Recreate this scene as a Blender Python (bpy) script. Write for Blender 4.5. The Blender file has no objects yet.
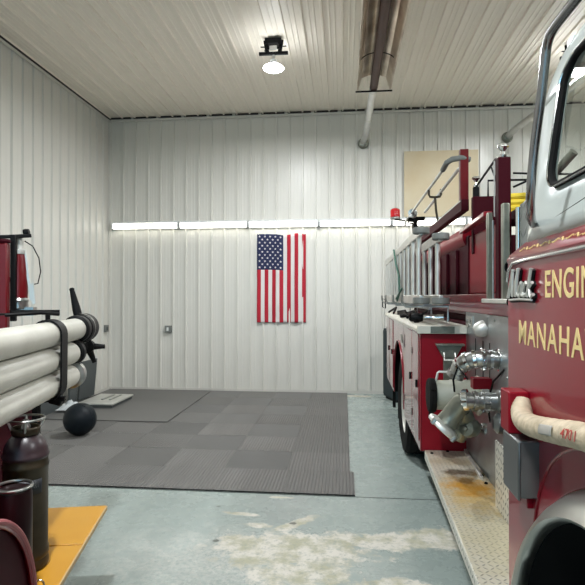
import bpy, math, random
from mathutils import Vector, Matrix, Euler
random.seed(7)
PI = math.pi
col = bpy.context.scene.collection

# ------------------------------------------------------------------ materials
def _nt(name):
    m = bpy.data.materials.new(name); m.use_nodes = True
    nt = m.node_tree; b = nt.nodes['Principled BSDF']
    return m, nt, b
def mat(name, c, rough=.5, metal=0, coat=0, bump=0, bscale=60, var=0, vscale=8, var_c=None, spec=None, coat_rough=.05):
    m, nt, b = _nt(name)
    b.inputs['Base Color'].default_value = (*c, 1)
    b.inputs['Roughness'].default_value = rough
    b.inputs['Metallic'].default_value = metal
    b.inputs['Coat Weight'].default_value = coat
    b.inputs['Coat Roughness'].default_value = coat_rough
    if spec is not None: b.inputs['Specular IOR Level'].default_value = spec
    tc = nt.nodes.new('ShaderNodeTexCoord')
    n = nt.nodes.new('ShaderNodeTexNoise'); n.inputs['Scale'].default_value = vscale; n.inputs['Detail'].default_value = 6
    nt.links.new(tc.outputs['Object'], n.inputs['Vector'])
    if var:
        mx = nt.nodes.new('ShaderNodeMix'); mx.data_type = 'RGBA'
        r = nt.nodes.new('ShaderNodeMapRange'); r.inputs[1].default_value = .35; r.inputs[2].default_value = .65; r.inputs[4].default_value = var
        nt.links.new(n.outputs['Fac'], r.inputs[0]); nt.links.new(r.outputs[0], mx.inputs[0])
        mx.inputs[6].default_value = (*c, 1); mx.inputs[7].default_value = (*(var_c or tuple(x*.5 for x in c)), 1)
        nt.links.new(mx.outputs[2], b.inputs['Base Color'])
    if bump:
        n2 = nt.nodes.new('ShaderNodeTexNoise'); n2.inputs['Scale'].default_value = bscale
        nt.links.new(tc.outputs['Object'], n2.inputs['Vector'])
        bp = nt.nodes.new('ShaderNodeBump'); bp.inputs['Strength'].default_value = bump; bp.inputs['Distance'].default_value = .01
        nt.links.new(n2.outputs['Fac'], bp.inputs['Height']); nt.links.new(bp.outputs[0], b.inputs['Normal'])
    return m
def emis(name, c, s):
    m, nt, b = _nt(name)
    b.inputs['Base Color'].default_value = (*c, 1)
    b.inputs['Emission Color'].default_value = (*c, 1); b.inputs['Emission Strength'].default_value = s
    return m

M = {}
M['wall_steel'] = mat('white_ribbed_steel', (.69, .675, .62), .34, 0, 0, 0, 3, .12, 1.3, (.65, .635, .58))
M['ceil_steel'] = mat('cream_ribbed_steel', (.86, .80, .70), .42, 0, 0, .05, 3, .1, 1.3, (.82, .76, .66))
M['trim'] = mat('white_trim', (.62, .6, .55), .4)
M['foam'] = mat('dark_closure_foam', (.035, .03, .028), .9)
M['maroon'] = mat('maroon_paint', (.225, .004, .015), .3, 0, .5, .02, 4, spec=.3)
M['red'] = mat('bright_red_paint', (.23, .003, .012), .4, 0, 0, spec=.22)
M['darkred'] = mat('dark_red_paint', (.040, .0015, .006), .6, 0, 0, spec=.1)
M['white_paint'] = mat('white_cab_paint', (.48, .53, .51), .3, 0, .35, 0, 60, .1, 3, (.43, .48, .46))
M['chrome'] = mat('chrome', (.75, .76, .76), .12, 1)
M['dark_chrome'] = mat('dark_chrome', (.30, .30, .31), .2, 1)
M['dull_chrome'] = mat('dull_chrome', (.5, .51, .5), .3, 1, 0, .1, 40, .5, 20, (.25, .25, .24))
M['alu'] = mat('aluminium', (.66, .66, .62), .4, .9, 0, .08, 30, .5, 9, (.46, .46, .42))
M['alu_light'] = mat('light_aluminium', (.72, .72, .68), .45, .7, 0, .08, 30, .4, 9, (.5, .5, .46))
M['steel_panel'] = mat('brushed_steel_panel', (.40, .42, .42), .35, .8, 0, .05, 12, .5, 6, (.27, .29, .29))
M['cast'] = mat('cast_grey_metal', (.26, .27, .225), .38, .7, 0, .15, 60, .5, 12, (.13, .135, .11))
M['cream'] = mat('cream_painted_pipe', (.40, .41, .34), .45, 0, 0, .1, 20, .5, 10, (.28, .285, .23))
M['black'] = mat('black_plastic', (.004, .004, .0045), .5, spec=.18)
M['rubber'] = mat('black_rubber', (.006, .006, .006), .8, 0, 0, .2, 50, spec=.15)
M['bluegrey'] = mat('blue_grey_rubber_cap', (.016, .028, .034), .5, spec=.3)
M['dark'] = mat('dark_chassis', (.004, .004, .004), .9, spec=.1)
M['gold'] = mat('gold_leaf', (.80, .62, .27), .4, 0)
M['wood'] = mat('varnished_orange_wood', (.68, .34, .03), .4, 0, .1, .05, 10, .4, 5, (.60, .27, .02))
M['wood_edge'] = mat('pale_wood_edge', (.6, .42, .2), .5)
M['ply'] = mat('plywood', (.62, .54, .38), .7, 0, 0, 0, 60, .6, 2, (.55, .42, .25))
M['hose_white'] = mat('white_suction_hose', (.56, .55, .49), .5, 0, 0, .25, 12, .6, 6, (.42, .41, .35))
M['hose_beige'] = mat('beige_hose', (.66, .55, .40), .6, 0, 0, .3, 60, .8, 25, (.40, .33, .22))
M['tube_dark'] = mat('burnt_steel_tube', (.06, .022, .015), .5, .4, 0, 0, 60, .6, 5, (.05, .02, .015))
M['reflector'] = mat('tarnished_reflector', (.74, .66, .56), .28, .75, 0, .3, 6, .8, 3, (.34, .24, .17))
M['galv'] = mat('galvanized_pipe', (.62, .62, .6), .35, .7, 0, .1, 12, .4, 8, (.45, .45, .43))
M['yellow'] = mat('yellow_nylon', (.80, .60, .04), .6)
M['steel_dark'] = mat('antique_steel', (.028, .022, .010), .42, .4, 0, .05, 14, .7, 7, (.07, .05, .03))
M['purple_dark'] = mat('stained_dark_steel', (.009, .006, .012), .35, 0, 0, 0, 60, .5, 5, (.09, .05, .05))
M['label'] = mat('dark_label', (.015, .017, .022), .5)
M['label_grey'] = mat('grey_label', (.42, .40, .36), .5)
M['red_ink'] = mat('red_ink', (.45, .06, .05), .6)
M['cloth_white'] = mat('white_flag_cloth', (.70, .66, .64), .85)
M['cloth_red'] = mat('red_flag_cloth', (.42, .012, .03), .85)
M['cloth_blue'] = mat('blue_flag_cloth', (.012, .018, .07), .85)
M['grey_panel'] = mat('dark_grey_panel', (.075, .085, .085), .6)
M['grey_box'] = mat('grey_box_metal', (.16, .17, .17), .3, .7)
M['outlet'] = mat('grey_outlet', (.22, .23, .22), .4, .5)
M['outlet_white'] = mat('white_plate', (.7, .72, .7), .4)
M['ballblue'] = mat('navy_vinyl', (.004, .008, .012), .5, 0, 0, .1, 80, spec=.22)
M['fender_metal'] = mat('brushed_fender_metal', (.42, .42, .39), .33, 1, 0, .05, 6, .5, 3, (.28, .27, .25))
M['maroon_gloss'] = mat('maroon_gloss_paint', (.24, .006, .018), .3, 0, 1.0, spec=.35, coat_rough=.02); M['maroon_gloss'].node_tree.nodes['Principled BSDF'].inputs['Coat IOR'].default_value = 1.45
M['deep_red'] = mat('deep_red_enamel', (.13, .002, .006), .3, 0, .3, spec=.3)
M['near_black_red'] = mat('near_black_red_enamel', (.010, .0008, .002), .35, 0, 0, spec=.3)
M['lens_red'] = mat('red_lens', (.42, .008, .012), .2, 0, .5)
M['glow'] = emis('fluorescent_lens', (1.0, .97, .86), 4.2)
M['led'] = emis('led_lens', (.95, .98, 1.0), 20)
M['lamp_white'] = mat('white_lamp_housing', (.7, .72, .72), .35)
M['seat'] = mat('grey_seat_vinyl', (.16, .17, .16), .6)
M['concrete_out'] = mat('concrete_apron', (.35, .35, .33), .85, 0, 0, .1, 20)

# glass with a weak tint
m, nt, b = _nt('cab_glass'); M['glass'] = m
out = nt.nodes['Material Output']
tr = nt.nodes.new('ShaderNodeBsdfTransparent'); tr.inputs[0].default_value = (.93, .95, .93, 1)
gl = nt.nodes.new('ShaderNodeBsdfGlossy'); gl.inputs['Roughness'].default_value = .01; gl.inputs[0].default_value = (1, 1, 1, 1)
fr = nt.nodes.new('ShaderNodeFresnel'); fr.inputs[0].default_value = 1.9
mx = nt.nodes.new('ShaderNodeMixShader')
ge = nt.nodes.new('ShaderNodeNewGeometry'); iv = nt.nodes.new('ShaderNodeMath'); iv.operation = 'SUBTRACT'; iv.inputs[0].default_value = 1; nt.links.new(ge.outputs['Backfacing'], iv.inputs[1])
ml = nt.nodes.new('ShaderNodeMath'); ml.operation = 'MULTIPLY'; nt.links.new(fr.outputs[0], ml.inputs[0]); nt.links.new(iv.outputs[0], ml.inputs[1])
fr.inputs[0].default_value = 1.45
nt.links.new(ml.outputs[0], mx.inputs[0]); nt.links.new(tr.outputs[0], mx.inputs[1]); nt.links.new(gl.outputs[0], mx.inputs[2])
nt.links.new(mx.outputs[0], out.inputs[0])
# clear plastic
m, nt, b = _nt('clear_plastic'); M['plastic'] = m
b.inputs['Base Color'].default_value = (.8, .84, .85, 1); b.inputs['Roughness'].default_value = .2; b.inputs['Alpha'].default_value = .65

# rubber tile: per-tile shade
m, nt, b = _nt('ribbed_rubber_tile'); M['tile'] = m
oi = nt.nodes.new('ShaderNodeObjectInfo'); mr = nt.nodes.new('ShaderNodeMix'); mr.data_type = 'RGBA'
mr.inputs[6].default_value = (.132, .130, .124, 1); mr.inputs[7].default_value = (.168, .164, .156, 1)
nt.links.new(oi.outputs['Random'], mr.inputs[0]); nt.links.new(mr.outputs[2], b.inputs['Base Color'])
b.inputs['Roughness'].default_value = .62
M['mat_edge'] = mat('black_mat', (.012, .012, .012), .8, spec=.2)
M['mat_top'] = mat('thin_grey_mat', (.128, .126, .120), .62)

# diamond plate: raised lozenges in alternating directions
def tread(name, c, blotches=False, s=30, metal=.75, axes='XY', dk=.5, amt=.8):
    m, nt, b = _nt(name)
    tc = nt.nodes.new('ShaderNodeTexCoord'); sp = nt.nodes.new('ShaderNodeSeparateXYZ')
    nt.links.new(tc.outputs['Object'], sp.inputs[0])
    A, B = {'X': 0, 'Y': 1, 'Z': 2}[axes[0]], {'X': 0, 'Y': 1, 'Z': 2}[axes[1]]
    def mth(op, a, b2=None, v=None):
        n = nt.nodes.new('ShaderNodeMath'); n.operation = op
        for i, q in ((0, a), (1, b2)):
            if q is None: continue
            if isinstance(q, (int, float)): n.inputs[i].default_value = q
            else: nt.links.new(q, n.inputs[i])
        return n.outputs[0]
    u = mth('MULTIPLY', sp.outputs[A], s); v = mth('MULTIPLY', sp.outputs[B], s)
    p = mth('ADD', u, v); q = mth('SUBTRACT', u, v)
    # two families of cells (checkerboard of u,v); each holds one diagonal bar
    fu = mth('FRACT', u); fv = mth('FRACT', v)
    iu = mth('FLOOR', u); iv = mth('FLOOR', v)
    par = mth('MODULO', mth('ABSOLUTE', mth('ADD', iu, iv)), 2)
    cu = mth('SUBTRACT', fu, .5); cv = mth('SUBTRACT', fv, .5)
    sg = mth('SUBTRACT', mth('MULTIPLY', par, 2), 1)
    cv2 = mth('MULTIPLY', cv, sg)
    a_ = mth('ABSOLUTE', mth('ADD', cu, cv2)); b_ = mth('ABSOLUTE', mth('SUBTRACT', cu, cv2))
    d = mth('ADD', mth('MULTIPLY', a_, 1.1), mth('MULTIPLY', b_, 4.2))
    r = nt.nodes.new('ShaderNodeMapRange'); r.inputs[1].default_value = .55; r.inputs[2].default_value = .95
    r.inputs[3].default_value = 1; r.inputs[4].default_value = 0
    nt.links.new(d, r.inputs[0])
    bp = nt.nodes.new('ShaderNodeBump'); bp.inputs['Strength'].default_value = 1; bp.inputs['Distance'].default_value = .004
    nt.links.new(r.outputs[0], bp.inputs['Height']); nt.links.new(bp.outputs[0], b.inputs['Normal'])
    n = nt.nodes.new('ShaderNodeTexNoise'); n.inputs['Scale'].default_value = 4; n.inputs['Detail'].default_value = 8
    nt.links.new(tc.outputs['Object'], n.inputs['Vector'])
    mx = nt.nodes.new('ShaderNodeMix'); mx.data_type = 'RGBA'
    mx.inputs[6].default_value = (*c, 1); mx.inputs[7].default_value = (c[0]*.78, c[1]*.72, c[2]*.6, 1)
    nt.links.new(n.outputs['Fac'], mx.inputs[0])
    # grip bars coloured darker for their shadow side, on the worn bright plate
    m2 = nt.nodes.new('ShaderNodeMix'); m2.data_type = 'RGBA'; m2.inputs[7].default_value = (c[0]*dk, c[1]*dk, c[2]*dk, 1)
    inv = mth('MULTIPLY', r.outputs[0], amt)
    nt.links.new(inv, m2.inputs[0]); nt.links.new(mx.outputs[2], m2.inputs[6])
    last = m2.outputs[2]
    n2_ = nt.nodes.new('ShaderNodeTexNoise'); n2_.inputs['Scale'].default_value = 14; n2_.inputs['Detail'].default_value = 8; n2_.inputs['Roughness'].default_value = .7; nt.links.new(tc.outputs['Object'], n2_.inputs['Vector'])
    if blotches:  # orange rust blotches and darker brown patches
        for (cx, cy, rx, ry, cc, amt) in ((.19, .55, .2, .30, (.66, .46, .16), .8), (.20, .66, .13, .15, (.66, .32, .03), .9), (.21, .93, .13, .06, (.13, .09, .04), .8), (.30, .90, .06, .08, (.22, .14, .03), .7), (.2, 1.15, .2, .08, (.42, .33, .16), .5), (.2, .0, .25, .35, (.62, .55, .32), .45)):
            dx = mth('DIVIDE', mth('SUBTRACT', sp.outputs[0], cx), rx); dy = mth('DIVIDE', mth('SUBTRACT', sp.outputs[1], cy), ry)
            dd = mth('ADD', mth('MULTIPLY', dx, dx), mth('MULTIPLY', dy, dy))
            dd = mth('ADD', dd, mth('MULTIPLY', mth('SUBTRACT', n2_.outputs['Fac'], .5), 4.0))
            rr = nt.nodes.new('ShaderNodeMapRange'); rr.inputs[1].default_value = .1; rr.inputs[2].default_value = 1.5
            rr.inputs[3].default_value = amt; rr.inputs[4].default_value = 0
            nt.links.new(dd, rr.inputs[0])
            m3 = nt.nodes.new('ShaderNodeMix'); m3.data_type = 'RGBA'; m3.inputs[7].default_value = (*cc, 1)
            nt.links.new(rr.outputs[0], m3.inputs[0]); nt.links.new(last, m3.inputs[6]); last = m3.outputs[2]
    nt.links.new(last, b.inputs['Base Color'])
    b.inputs['Metallic'].default_value = metal; b.inputs['Roughness'].default_value = .38
    return m
M['tread_step'] = tread('rusty_tread_plate', (.72, .70, .62), True, 36, .3, dk=.38, amt=.85)
M['tread_side'] = tread('tread_plate_side', (.80, .81, .78), False, 26, .2, 'YZ', .12, .95)
M['tread_top'] = tread('tread_plate_top', (.82, .82, .77), False, 14, .25, dk=.8, amt=.4)
M['tread_vert'] = tread('tread_plate_grey', (.22, .245, .25), False, 14, .2, 'YZ', .5, .8)

# floor: painted concrete with worn patches
m, nt, b = _nt('painted_concrete'); M['floor'] = m
tc = nt.nodes.new('ShaderNodeTexCoord'); sp = nt.nodes.new('ShaderNodeSeparateXYZ'); nt.links.new(tc.outputs['Object'], sp.inputs[0])
def mth(op, a, b2=None, nt=nt):
    n = nt.nodes.new('ShaderNodeMath'); n.operation = op
    for i, q in ((0, a), (1, b2)):
        if q is None: continue
        if isinstance(q, (int, float)): n.inputs[i].default_value = q
        else: nt.links.new(q, n.inputs[i])
    return n.outputs[0]
def noise(s, d=6, r=.55):
    n = nt.nodes.new('ShaderNodeTexNoise'); n.inputs['Scale'].default_value = s; n.inputs['Detail'].default_value = d; n.inputs['Roughness'].default_value = r
    nt.links.new(tc.outputs['Object'], n.inputs['Vector']); return n.outputs['Fac']
def mixc(f, a, c2):
    n = nt.nodes.new('ShaderNodeMix'); n.data_type = 'RGBA'
    nt.links.new(f, n.inputs[0])
    for i, q in ((6, a), (7, c2)):
        if isinstance(q, tuple): n.inputs[i].default_value = (*q, 1)
        else: nt.links.new(q, n.inputs[i])
    return n.outputs[2]
def rng(f, a, b2, c=0, d=1):
    n = nt.nodes.new('ShaderNodeMapRange'); n.inputs[1].default_value = a; n.inputs[2].default_value = b2; n.inputs[3].default_value = c; n.inputs[4].default_value = d
    nt.links.new(f, n.inputs[0]); return n.outputs[0]
nbig, nmid, nfine = noise(2.3, 8, .62), noise(7, 8, .65), noise(40, 4)
def blob(cx, cy, rx, ry, ang=0):
    x = mth('SUBTRACT', sp.outputs[0], cx); y = mth('SUBTRACT', sp.outputs[1], cy)
    c, s = math.cos(ang), math.sin(ang)
    xr = mth('ADD', mth('MULTIPLY', x, c/rx), mth('MULTIPLY', y, s/rx)); yr = mth('ADD', mth('MULTIPLY', x, -s/ry), mth('MULTIPLY', y, c/ry))
    return mth('SQRT', mth('ADD', mth('MULTIPLY', xr, xr), mth('MULTIPLY', yr, yr)))
d = blob(-.30, 3.42, .50, .22, .12)
for a in ((-.35, 3.80, .16, .05, .8), (-.78, 3.93, .14, .03, -.1), (-.62, 3.74, .10, .04, 0), (.30, 3.58, .50, .11, .15), (.68, 3.66, .30, .15, .1), (-.25, 3.10, .30, .14, 0), (.30, 3.04, .24, .07, 0), (-.68, 3.45, .14, .14, 0), (-.5, 4.28, .10, .02, 0), (.25, 8.75, .25, .07, 0)):
    d = mth('MINIMUM', d, blob(*a))
field = mth('ADD', d, mth('MULTIPLY', mth('SUBTRACT', noise(4.5, 8, .65), .5), 2.2))
field = mth('ADD', field, mth('MULTIPLY', mth('SUBTRACT', noise(14, 8, .75), .5), 2.0))
worn = rng(field, .86, 1.2, 1, 0)
haze = rng(mth('ADD', blob(-.70, 3.22, 1.0, .52), mth('MULTIPLY', mth('SUBTRACT', nmid, .5), 1.6)), .3, 1.1, .8, 0)
haze = mth('MULTIPLY', haze, rng(noise(34, 8, .75), .40, .60))
base = mixc(rng(nbig, .35, .65, 0, 1), (.300, .358, .338), (.335, .392, .370))
base = mixc(rng(nfine, .3, .7, 0, .10), base, (.26, .30, .30))
base = mixc(haze, base, (.62, .62, .58))
wc = mixc(rng(nmid, .42, .60, 0, 1), (.70, .67, .60), (.45, .44, .32))
wc = mixc(rng(noise(26, 8, .75), .50, .66, 0, .8), wc, (.30, .33, .29))
colr = mixc(worn, base, wc)
# oil spots
for a in ((-.98, 4.05, .018, .012), (-.86, 3.48, .022, .02), (-.37, 3.8, .03, .02)):
    colr = mixc(rng(mth('ADD', blob(*a), mth('MULTIPLY', mth('SUBTRACT', nfine, .5), 1.)), .8, 1.1, .85, 0), colr, (.06, .06, .05))
nt.links.new(colr, b.inputs['Base Color'])
nt.links.new(mth('ADD', rng(nmid, .3, .7, .20, .34), mth('MULTIPLY', worn, .35)), b.inputs['Roughness'])
bp = nt.nodes.new('ShaderNodeBump'); bp.inputs['Strength'].default_value = .25; bp.inputs['Distance'].default_value = .006
nt.links.new(mth('SUBTRACT', mth('MULTIPLY', nfine, .2), worn), bp.inputs['Height']); nt.links.new(bp.outputs[0], b.inputs['Normal'])

# ------------------------------------------------------------------ mesh helper
def rot_to(d):
    return Vector((0, 0, 1)).rotation_difference(Vector(d).normalized()).to_matrix()
OFF = {}
class MB:
    def __init__(s): s.v = []; s.f = []
    def add(s, vs, fs):
        o = len(s.v); s.v += [tuple(q) for q in vs]; s.f += [tuple(i+o for i in f) for f in fs]; return s
    def box(s, x0, x1, y0, y1, z0, z1):
        v = [(x, y, z) for z in (z0, z1) for x, y in ((x0, y0), (x1, y0), (x1, y1), (x0, y1))]
        return s.add(v, [(3, 2, 1, 0), (4, 5, 6, 7), (0, 1, 5, 4), (1, 2, 6, 5), (2, 3, 7, 6), (3, 0, 4, 7)])
    def obox(s, c, size, rot=(0, 0, 0)):
        R = Euler(rot).to_matrix(); c = Vector(c); h = Vector(size)/2
        v = [c + R @ Vector((x*h.x, y*h.y, z*h.z)) for z in (-1, 1) for x, y in ((-1, -1), (1, -1), (1, 1), (-1, 1))]
        return s.add(v, [(3, 2, 1, 0), (4, 5, 6, 7), (0, 1, 5, 4), (1, 2, 6, 5), (2, 3, 7, 6), (3, 0, 4, 7)])
    def bar(s, p0, p1, w, h, up=(0, 0, 1)):
        p0, p1 = Vector(p0), Vector(p1); d = (p1-p0).normalized(); u = Vector(up)
        a = d.cross(u).normalized()*w/2; bb = a.cross(d).normalized()*h/2
        v = [p + q for p in (p0, p1) for q in (-a-bb, a-bb, a+bb, -a+bb)]
        return s.add(v, [(0, 1, 2, 3), (7, 6, 5, 4), (0, 4, 5, 1), (1, 5, 6, 2), (2, 6, 7, 3), (3, 7, 4, 0)])
    def lathe(s, o, d, prof, n=32, a0=0, a1=2*PI, caps=True):
        R = rot_to(d); o = Vector(o); full = abs(a1-a0-2*PI) < 1e-6; k = n if full else n+1
        v = []
        for (r, h) in prof:
            for i in range(k):
                a = a0+(a1-a0)*i/n; v.append(o + R @ Vector((r*math.cos(a), r*math.sin(a), h)))
        f = []
        for j in range(len(prof)-1):
            for i in range(n):
                i2 = (i+1) % k; f.append((j*k+i, j*k+i2, (j+1)*k+i2, (j+1)*k+i))
        if caps and full:
            if prof[0][0] > 1e-5: f.append(tuple(range(k))[::-1])
            if prof[-1][0] > 1e-5: f.append(tuple(range((len(prof)-1)*k, len(prof)*k)))
        return s.add(v, f)
    def cyl(s, p0, p1, r, r2=None, n=24):
        d = Vector(p1)-Vector(p0); return s.lathe(p0, d, [(r, 0), (r if r2 is None else r2, d.length)], n)
    def tube(s, pts, r, n=14, closed=False):
        P = [Vector(p) for p in pts]; rs = r if isinstance(r, (list, tuple)) else [r]*len(P)
        N = len(P); v = []; prev = None
        for i in range(N):
            if closed: t = P[(i+1) % N]-P[i-1]
            else: t = P[min(i+1, N-1)]-P[max(i-1, 0)]
            t.normalize()
            if prev is None:
                a = t.orthogonal().normalized()
            else:
                a = (prev - t*prev.dot(t)).normalized()
            prev = a; bb = t.cross(a)
            for k in range(n):
                an = 2*PI*k/n; v.append(P[i] + (a*math.cos(an)+bb*math.sin(an))*rs[i])
        f = []
        for i in range(N if closed else N-1):
            j = (i+1) % N
            for k in range(n):
                k2 = (k+1) % n; f.append((i*n+k, i*n+k2, j*n+k2, j*n+k))
        if not closed:
            f.append(tuple(range(n))[::-1]); f.append(tuple(range((N-1)*n, N*n)))
        return s.add(v, f)
    def prism(s, poly, fn, h0, h1):
        """poly 2-D outline; fn(a,b,h) -> xyz"""
        n = len(poly); v = [fn(a, b_, h0) for a, b_ in poly]+[fn(a, b_, h1) for a, b_ in poly]
        return s.add(v, [tuple(range(n))[::-1], tuple(range(n, 2*n))]+[(i, (i+1) % n, n+(i+1) % n, n+i) for i in range(n)])
    def sheet(s, rows, close=False):
        n = len(rows[0]); v = [p for r in rows for p in r]
        f = [(j*n+i, j*n+i+1, (j+1)*n+i+1, (j+1)*n+i) for j in range(len(rows)-1) for i in range(n-1)]
        return s.add(v, f)
    def build(s, name, m, parent=None, bevel=0, smooth=True, angle=35, solid=0, seg=2):
        off = Vector((0, 0, 0)); r = parent
        while r is not None:
            if r.name in OFF: off = OFF[r.name]; break
            r = r.parent
        me = bpy.data.meshes.new(name); me.from_pydata([tuple(Vector(p)-off) for p in s.v], [], s.f)
        bm_fix(me)
        me.materials.append(M[m] if isinstance(m, str) else m)
        if smooth:
            for p in me.polygons: p.use_smooth = True
            me.set_sharp_from_angle(angle=math.radians(angle))
        o = bpy.data.objects.new(name, me); col.objects.link(o)
        if parent is not None: o.parent = parent
        if solid:
            q = o.modifiers.new('solid', 'SOLIDIFY'); q.thickness = solid; q.offset = 0
        if bevel:
            q = o.modifiers.new('bevel', 'BEVEL'); q.width = bevel; q.segments = seg; q.limit_method = 'ANGLE'; q.angle_limit = math.radians(40); q.harden_normals = False
        return o
import bmesh
def bm_fix(me):
    b = bmesh.new(); b.from_mesh(me); bmesh.ops.recalc_face_normals(b, faces=b.faces); b.to_mesh(me); b.free()

def tag(o, label, cat, group=None):
    o['label'] = label; o['category'] = cat
    if group: o['group'] = group
    return o
def struct(o): o['kind'] = 'structure'; return o
# frames: world, the parked engine on the right, the older truck on the left
WORLD = Matrix.Identity(4)
TR = Matrix.Translation((.5185, 0, 0)) @ Matrix.Rotation(-.0105, 4, 'Z')
LT = Matrix.Translation((-1.2, 0, 0)) @ Matrix.Rotation(math.radians(12.1), 4, 'Z')
def thing(name, label, cat, frame=WORLD, base=(0, 0, 0), group=None):
    o = bpy.data.objects.new(name, None); col.objects.link(o); o.empty_display_size = .1
    o.matrix_world = frame @ Matrix.Translation(base); OFF[o.name] = Vector(base)
    return tag(o, label, cat, group)
def single(o, frame, label, cat, base=(0, 0, 0), group=None):
    """turn a one-mesh thing (built in frame coordinates) into a placed object with its origin at base"""
    b_ = Vector(base)
    for v in o.data.vertices: v.co -= b_
    o.matrix_world = frame @ Matrix.Translation(base)
    return tag(o, label, cat, group)
def copy_tree(o, parent=None):
    c = o.copy(); col.objects.link(c)
    if parent is not None: c.parent = parent
    for ch in list(o.children): copy_tree(ch, c)
    return c
def smooth(P, k=6):
    Q = []
    for i in range(len(P)-1):
        for j in range(k):
            t_ = j/k; p0 = Vector(P[max(i-1, 0)]); p1 = Vector(P[i]); p2 = Vector(P[i+1]); p3 = Vector(P[min(i+2, len(P)-1)])
            Q.append(.5*((2*p1)+(-p0+p2)*t_+(2*p0-5*p1+4*p2-p3)*t_*t_+(-p0+3*p1-3*p2+p3)*t_**3))
    Q.append(Vector(P[-1])); return Q
def rrect(cy, cz, hy, hz, r, n=12):
    pts = []
    for k, (sy, sz) in enumerate(((1, 1), (-1, 1), (-1, -1), (1, -1))):
        for i in range(n+1):
            a = PI/2*k + PI/2*i/n
            pts.append((cy+sy*(hy-r)+r*math.cos(a), cz+sz*(hz-r)+r*math.sin(a)))
    return pts
def text_mesh(s, size, ext=0, spacing=1.0, shear=0, bold=0):
    c = bpy.data.curves.new('lettering', 'FONT'); c.body = s; c.size = size; c.extrude = ext; c.space_character = spacing; c.shear = shear; c.offset = bold
    o = bpy.data.objects.new('lettering', c); col.objects.link(o)
    dg = bpy.context.evaluated_depsgraph_get(); me = bpy.data.meshes.new_from_object(o.evaluated_get(dg))
    bpy.data.objects.remove(o)
    return me
def lettering(name, s, m, parent, org, ax, up, height, sub, subw, ext=.0008, spacing=1.0, bold=0):
    """org = baseline start, the substring `sub` spans subw along ax"""
    me0 = text_mesh(sub, 1, spacing=spacing, bold=bold); xs = [v.co.x for v in me0.vertices]; ys = [v.co.y for v in me0.vertices]
    x0, w, h = min(xs), max(xs)-min(xs), max(ys); bpy.data.meshes.remove(me0)
    me = text_mesh(s, 1, ext/.1, spacing=spacing, bold=bold)
    org, ax, up = Vector(org), Vector(ax), Vector(up); nn = ax.cross(up)
    off = Vector((0, 0, 0)); r = parent
    while r is not None:
        if r.name in OFF: off = OFF[r.name]; break
        r = r.parent
    for v in me.vertices:
        v.co = org + ax*((v.co.x-x0)*subw/w) + up*(v.co.y*height/h) + nn*(v.co.z*.1) - off
    me.name = name; me.materials.clear(); me.materials.append(M[m])
    o = bpy.data.objects.new(name, me); col.objects.link(o); o.parent = parent
    return o

# ------------------------------------------------------------------ room shell
XL, XR, YB, YF, ZC = -4.18, 7.2, 9.0, -5.2, 4.83
P9 = .2286
def rib_profile(a0, a1, phase, mh=.0015):
    """height profile of screwed steel cladding: majors every 9 in, two small ribs between"""
    pts = [(a0, 0)]
    k = math.floor((a0-phase)/P9)-1
    while True:
        c = phase+k*P9
        if c-.05 > a1: break
        for (d, h) in ((-.018, 0), (-.010, .028), (.010, .028), (.018, 0), (.072, 0), (.079, mh), (.091, mh), (.098, 0), (.130, 0), (.137, mh), (.149, mh), (.156, 0)):
            if a0 < c+d < a1: pts.append((c+d, h))
        k += 1
    pts.append((a1, 0)); return pts
def clad(name, prof, fn, l0, l1, m):
    mb = MB(); mb.sheet([[fn(a, h, l) for a, h in prof] for l in (l0, l1)])
    # flat backing gives the sheet real thickness
    a0, a1 = prof[0][0], prof[-1][0]
    mb.add([fn(a0, -.05, l0), fn(a1, -.05, l0), fn(a1, -.05, l1), fn(a0, -.05, l1)], [(0, 1, 2, 3)])
    mb.add([fn(a0, 0, l0), fn(a0, -.05, l0), fn(a0, -.05, l1), fn(a0, 0, l1)], [(0, 1, 2, 3)])
    mb.add([fn(a1, 0, l0), fn(a1, -.05, l0), fn(a1, -.05, l1), fn(a1, 0, l1)], [(0, 1, 2, 3)])
    o = mb.build(name, m, None, smooth=False)
    return struct(o)
clad('wall_back', rib_profile(XL, XR, XL+.045), lambda a, h, l: (a, YB-h, l), 0, ZC, 'wall_steel')
clad('wall_left', rib_profile(YF, YB, 8.75), lambda a, h, l: (XL+h, a, l), 0, ZC, 'wall_steel')
clad('wall_right', rib_profile(YF, YB, 8.75), lambda a, h, l: (XR-h, a, l), 0, ZC, 'wall_steel')
clad('ceiling', rib_profile(XL, XR, XL+.045, .006), lambda a, h, l: (a, l, ZC-h), YF, YB, 'ceil_steel')
# front wall with the open bay door behind the photographer
mb = MB(); mb.box(XL, -3.3, YF-.1, YF, 0, ZC); mb.box(1.0, 2.0, YF-.1, YF, 0, ZC); mb.box(6.3, XR, YF-.1, YF, 0, ZC)
mb.box(-3.3, 1.0, YF-.1, YF, 4.0, ZC); mb.box(2.0, 6.3, YF-.1, YF, 0, ZC)
struct(mb.build('wall_front', 'wall_steel', smooth=False))
mb = MB(); mb.box(XL-.1, XR+.1, YF-.1, YB+.1, -.15, 0); struct(mb.build('floor', 'floor', smooth=False))
mb = MB(); mb.box(-14, 14, YF-16, YF-.1, -.17, -.02); struct(mb.build('ground', 'concrete_out', smooth=False))
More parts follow.
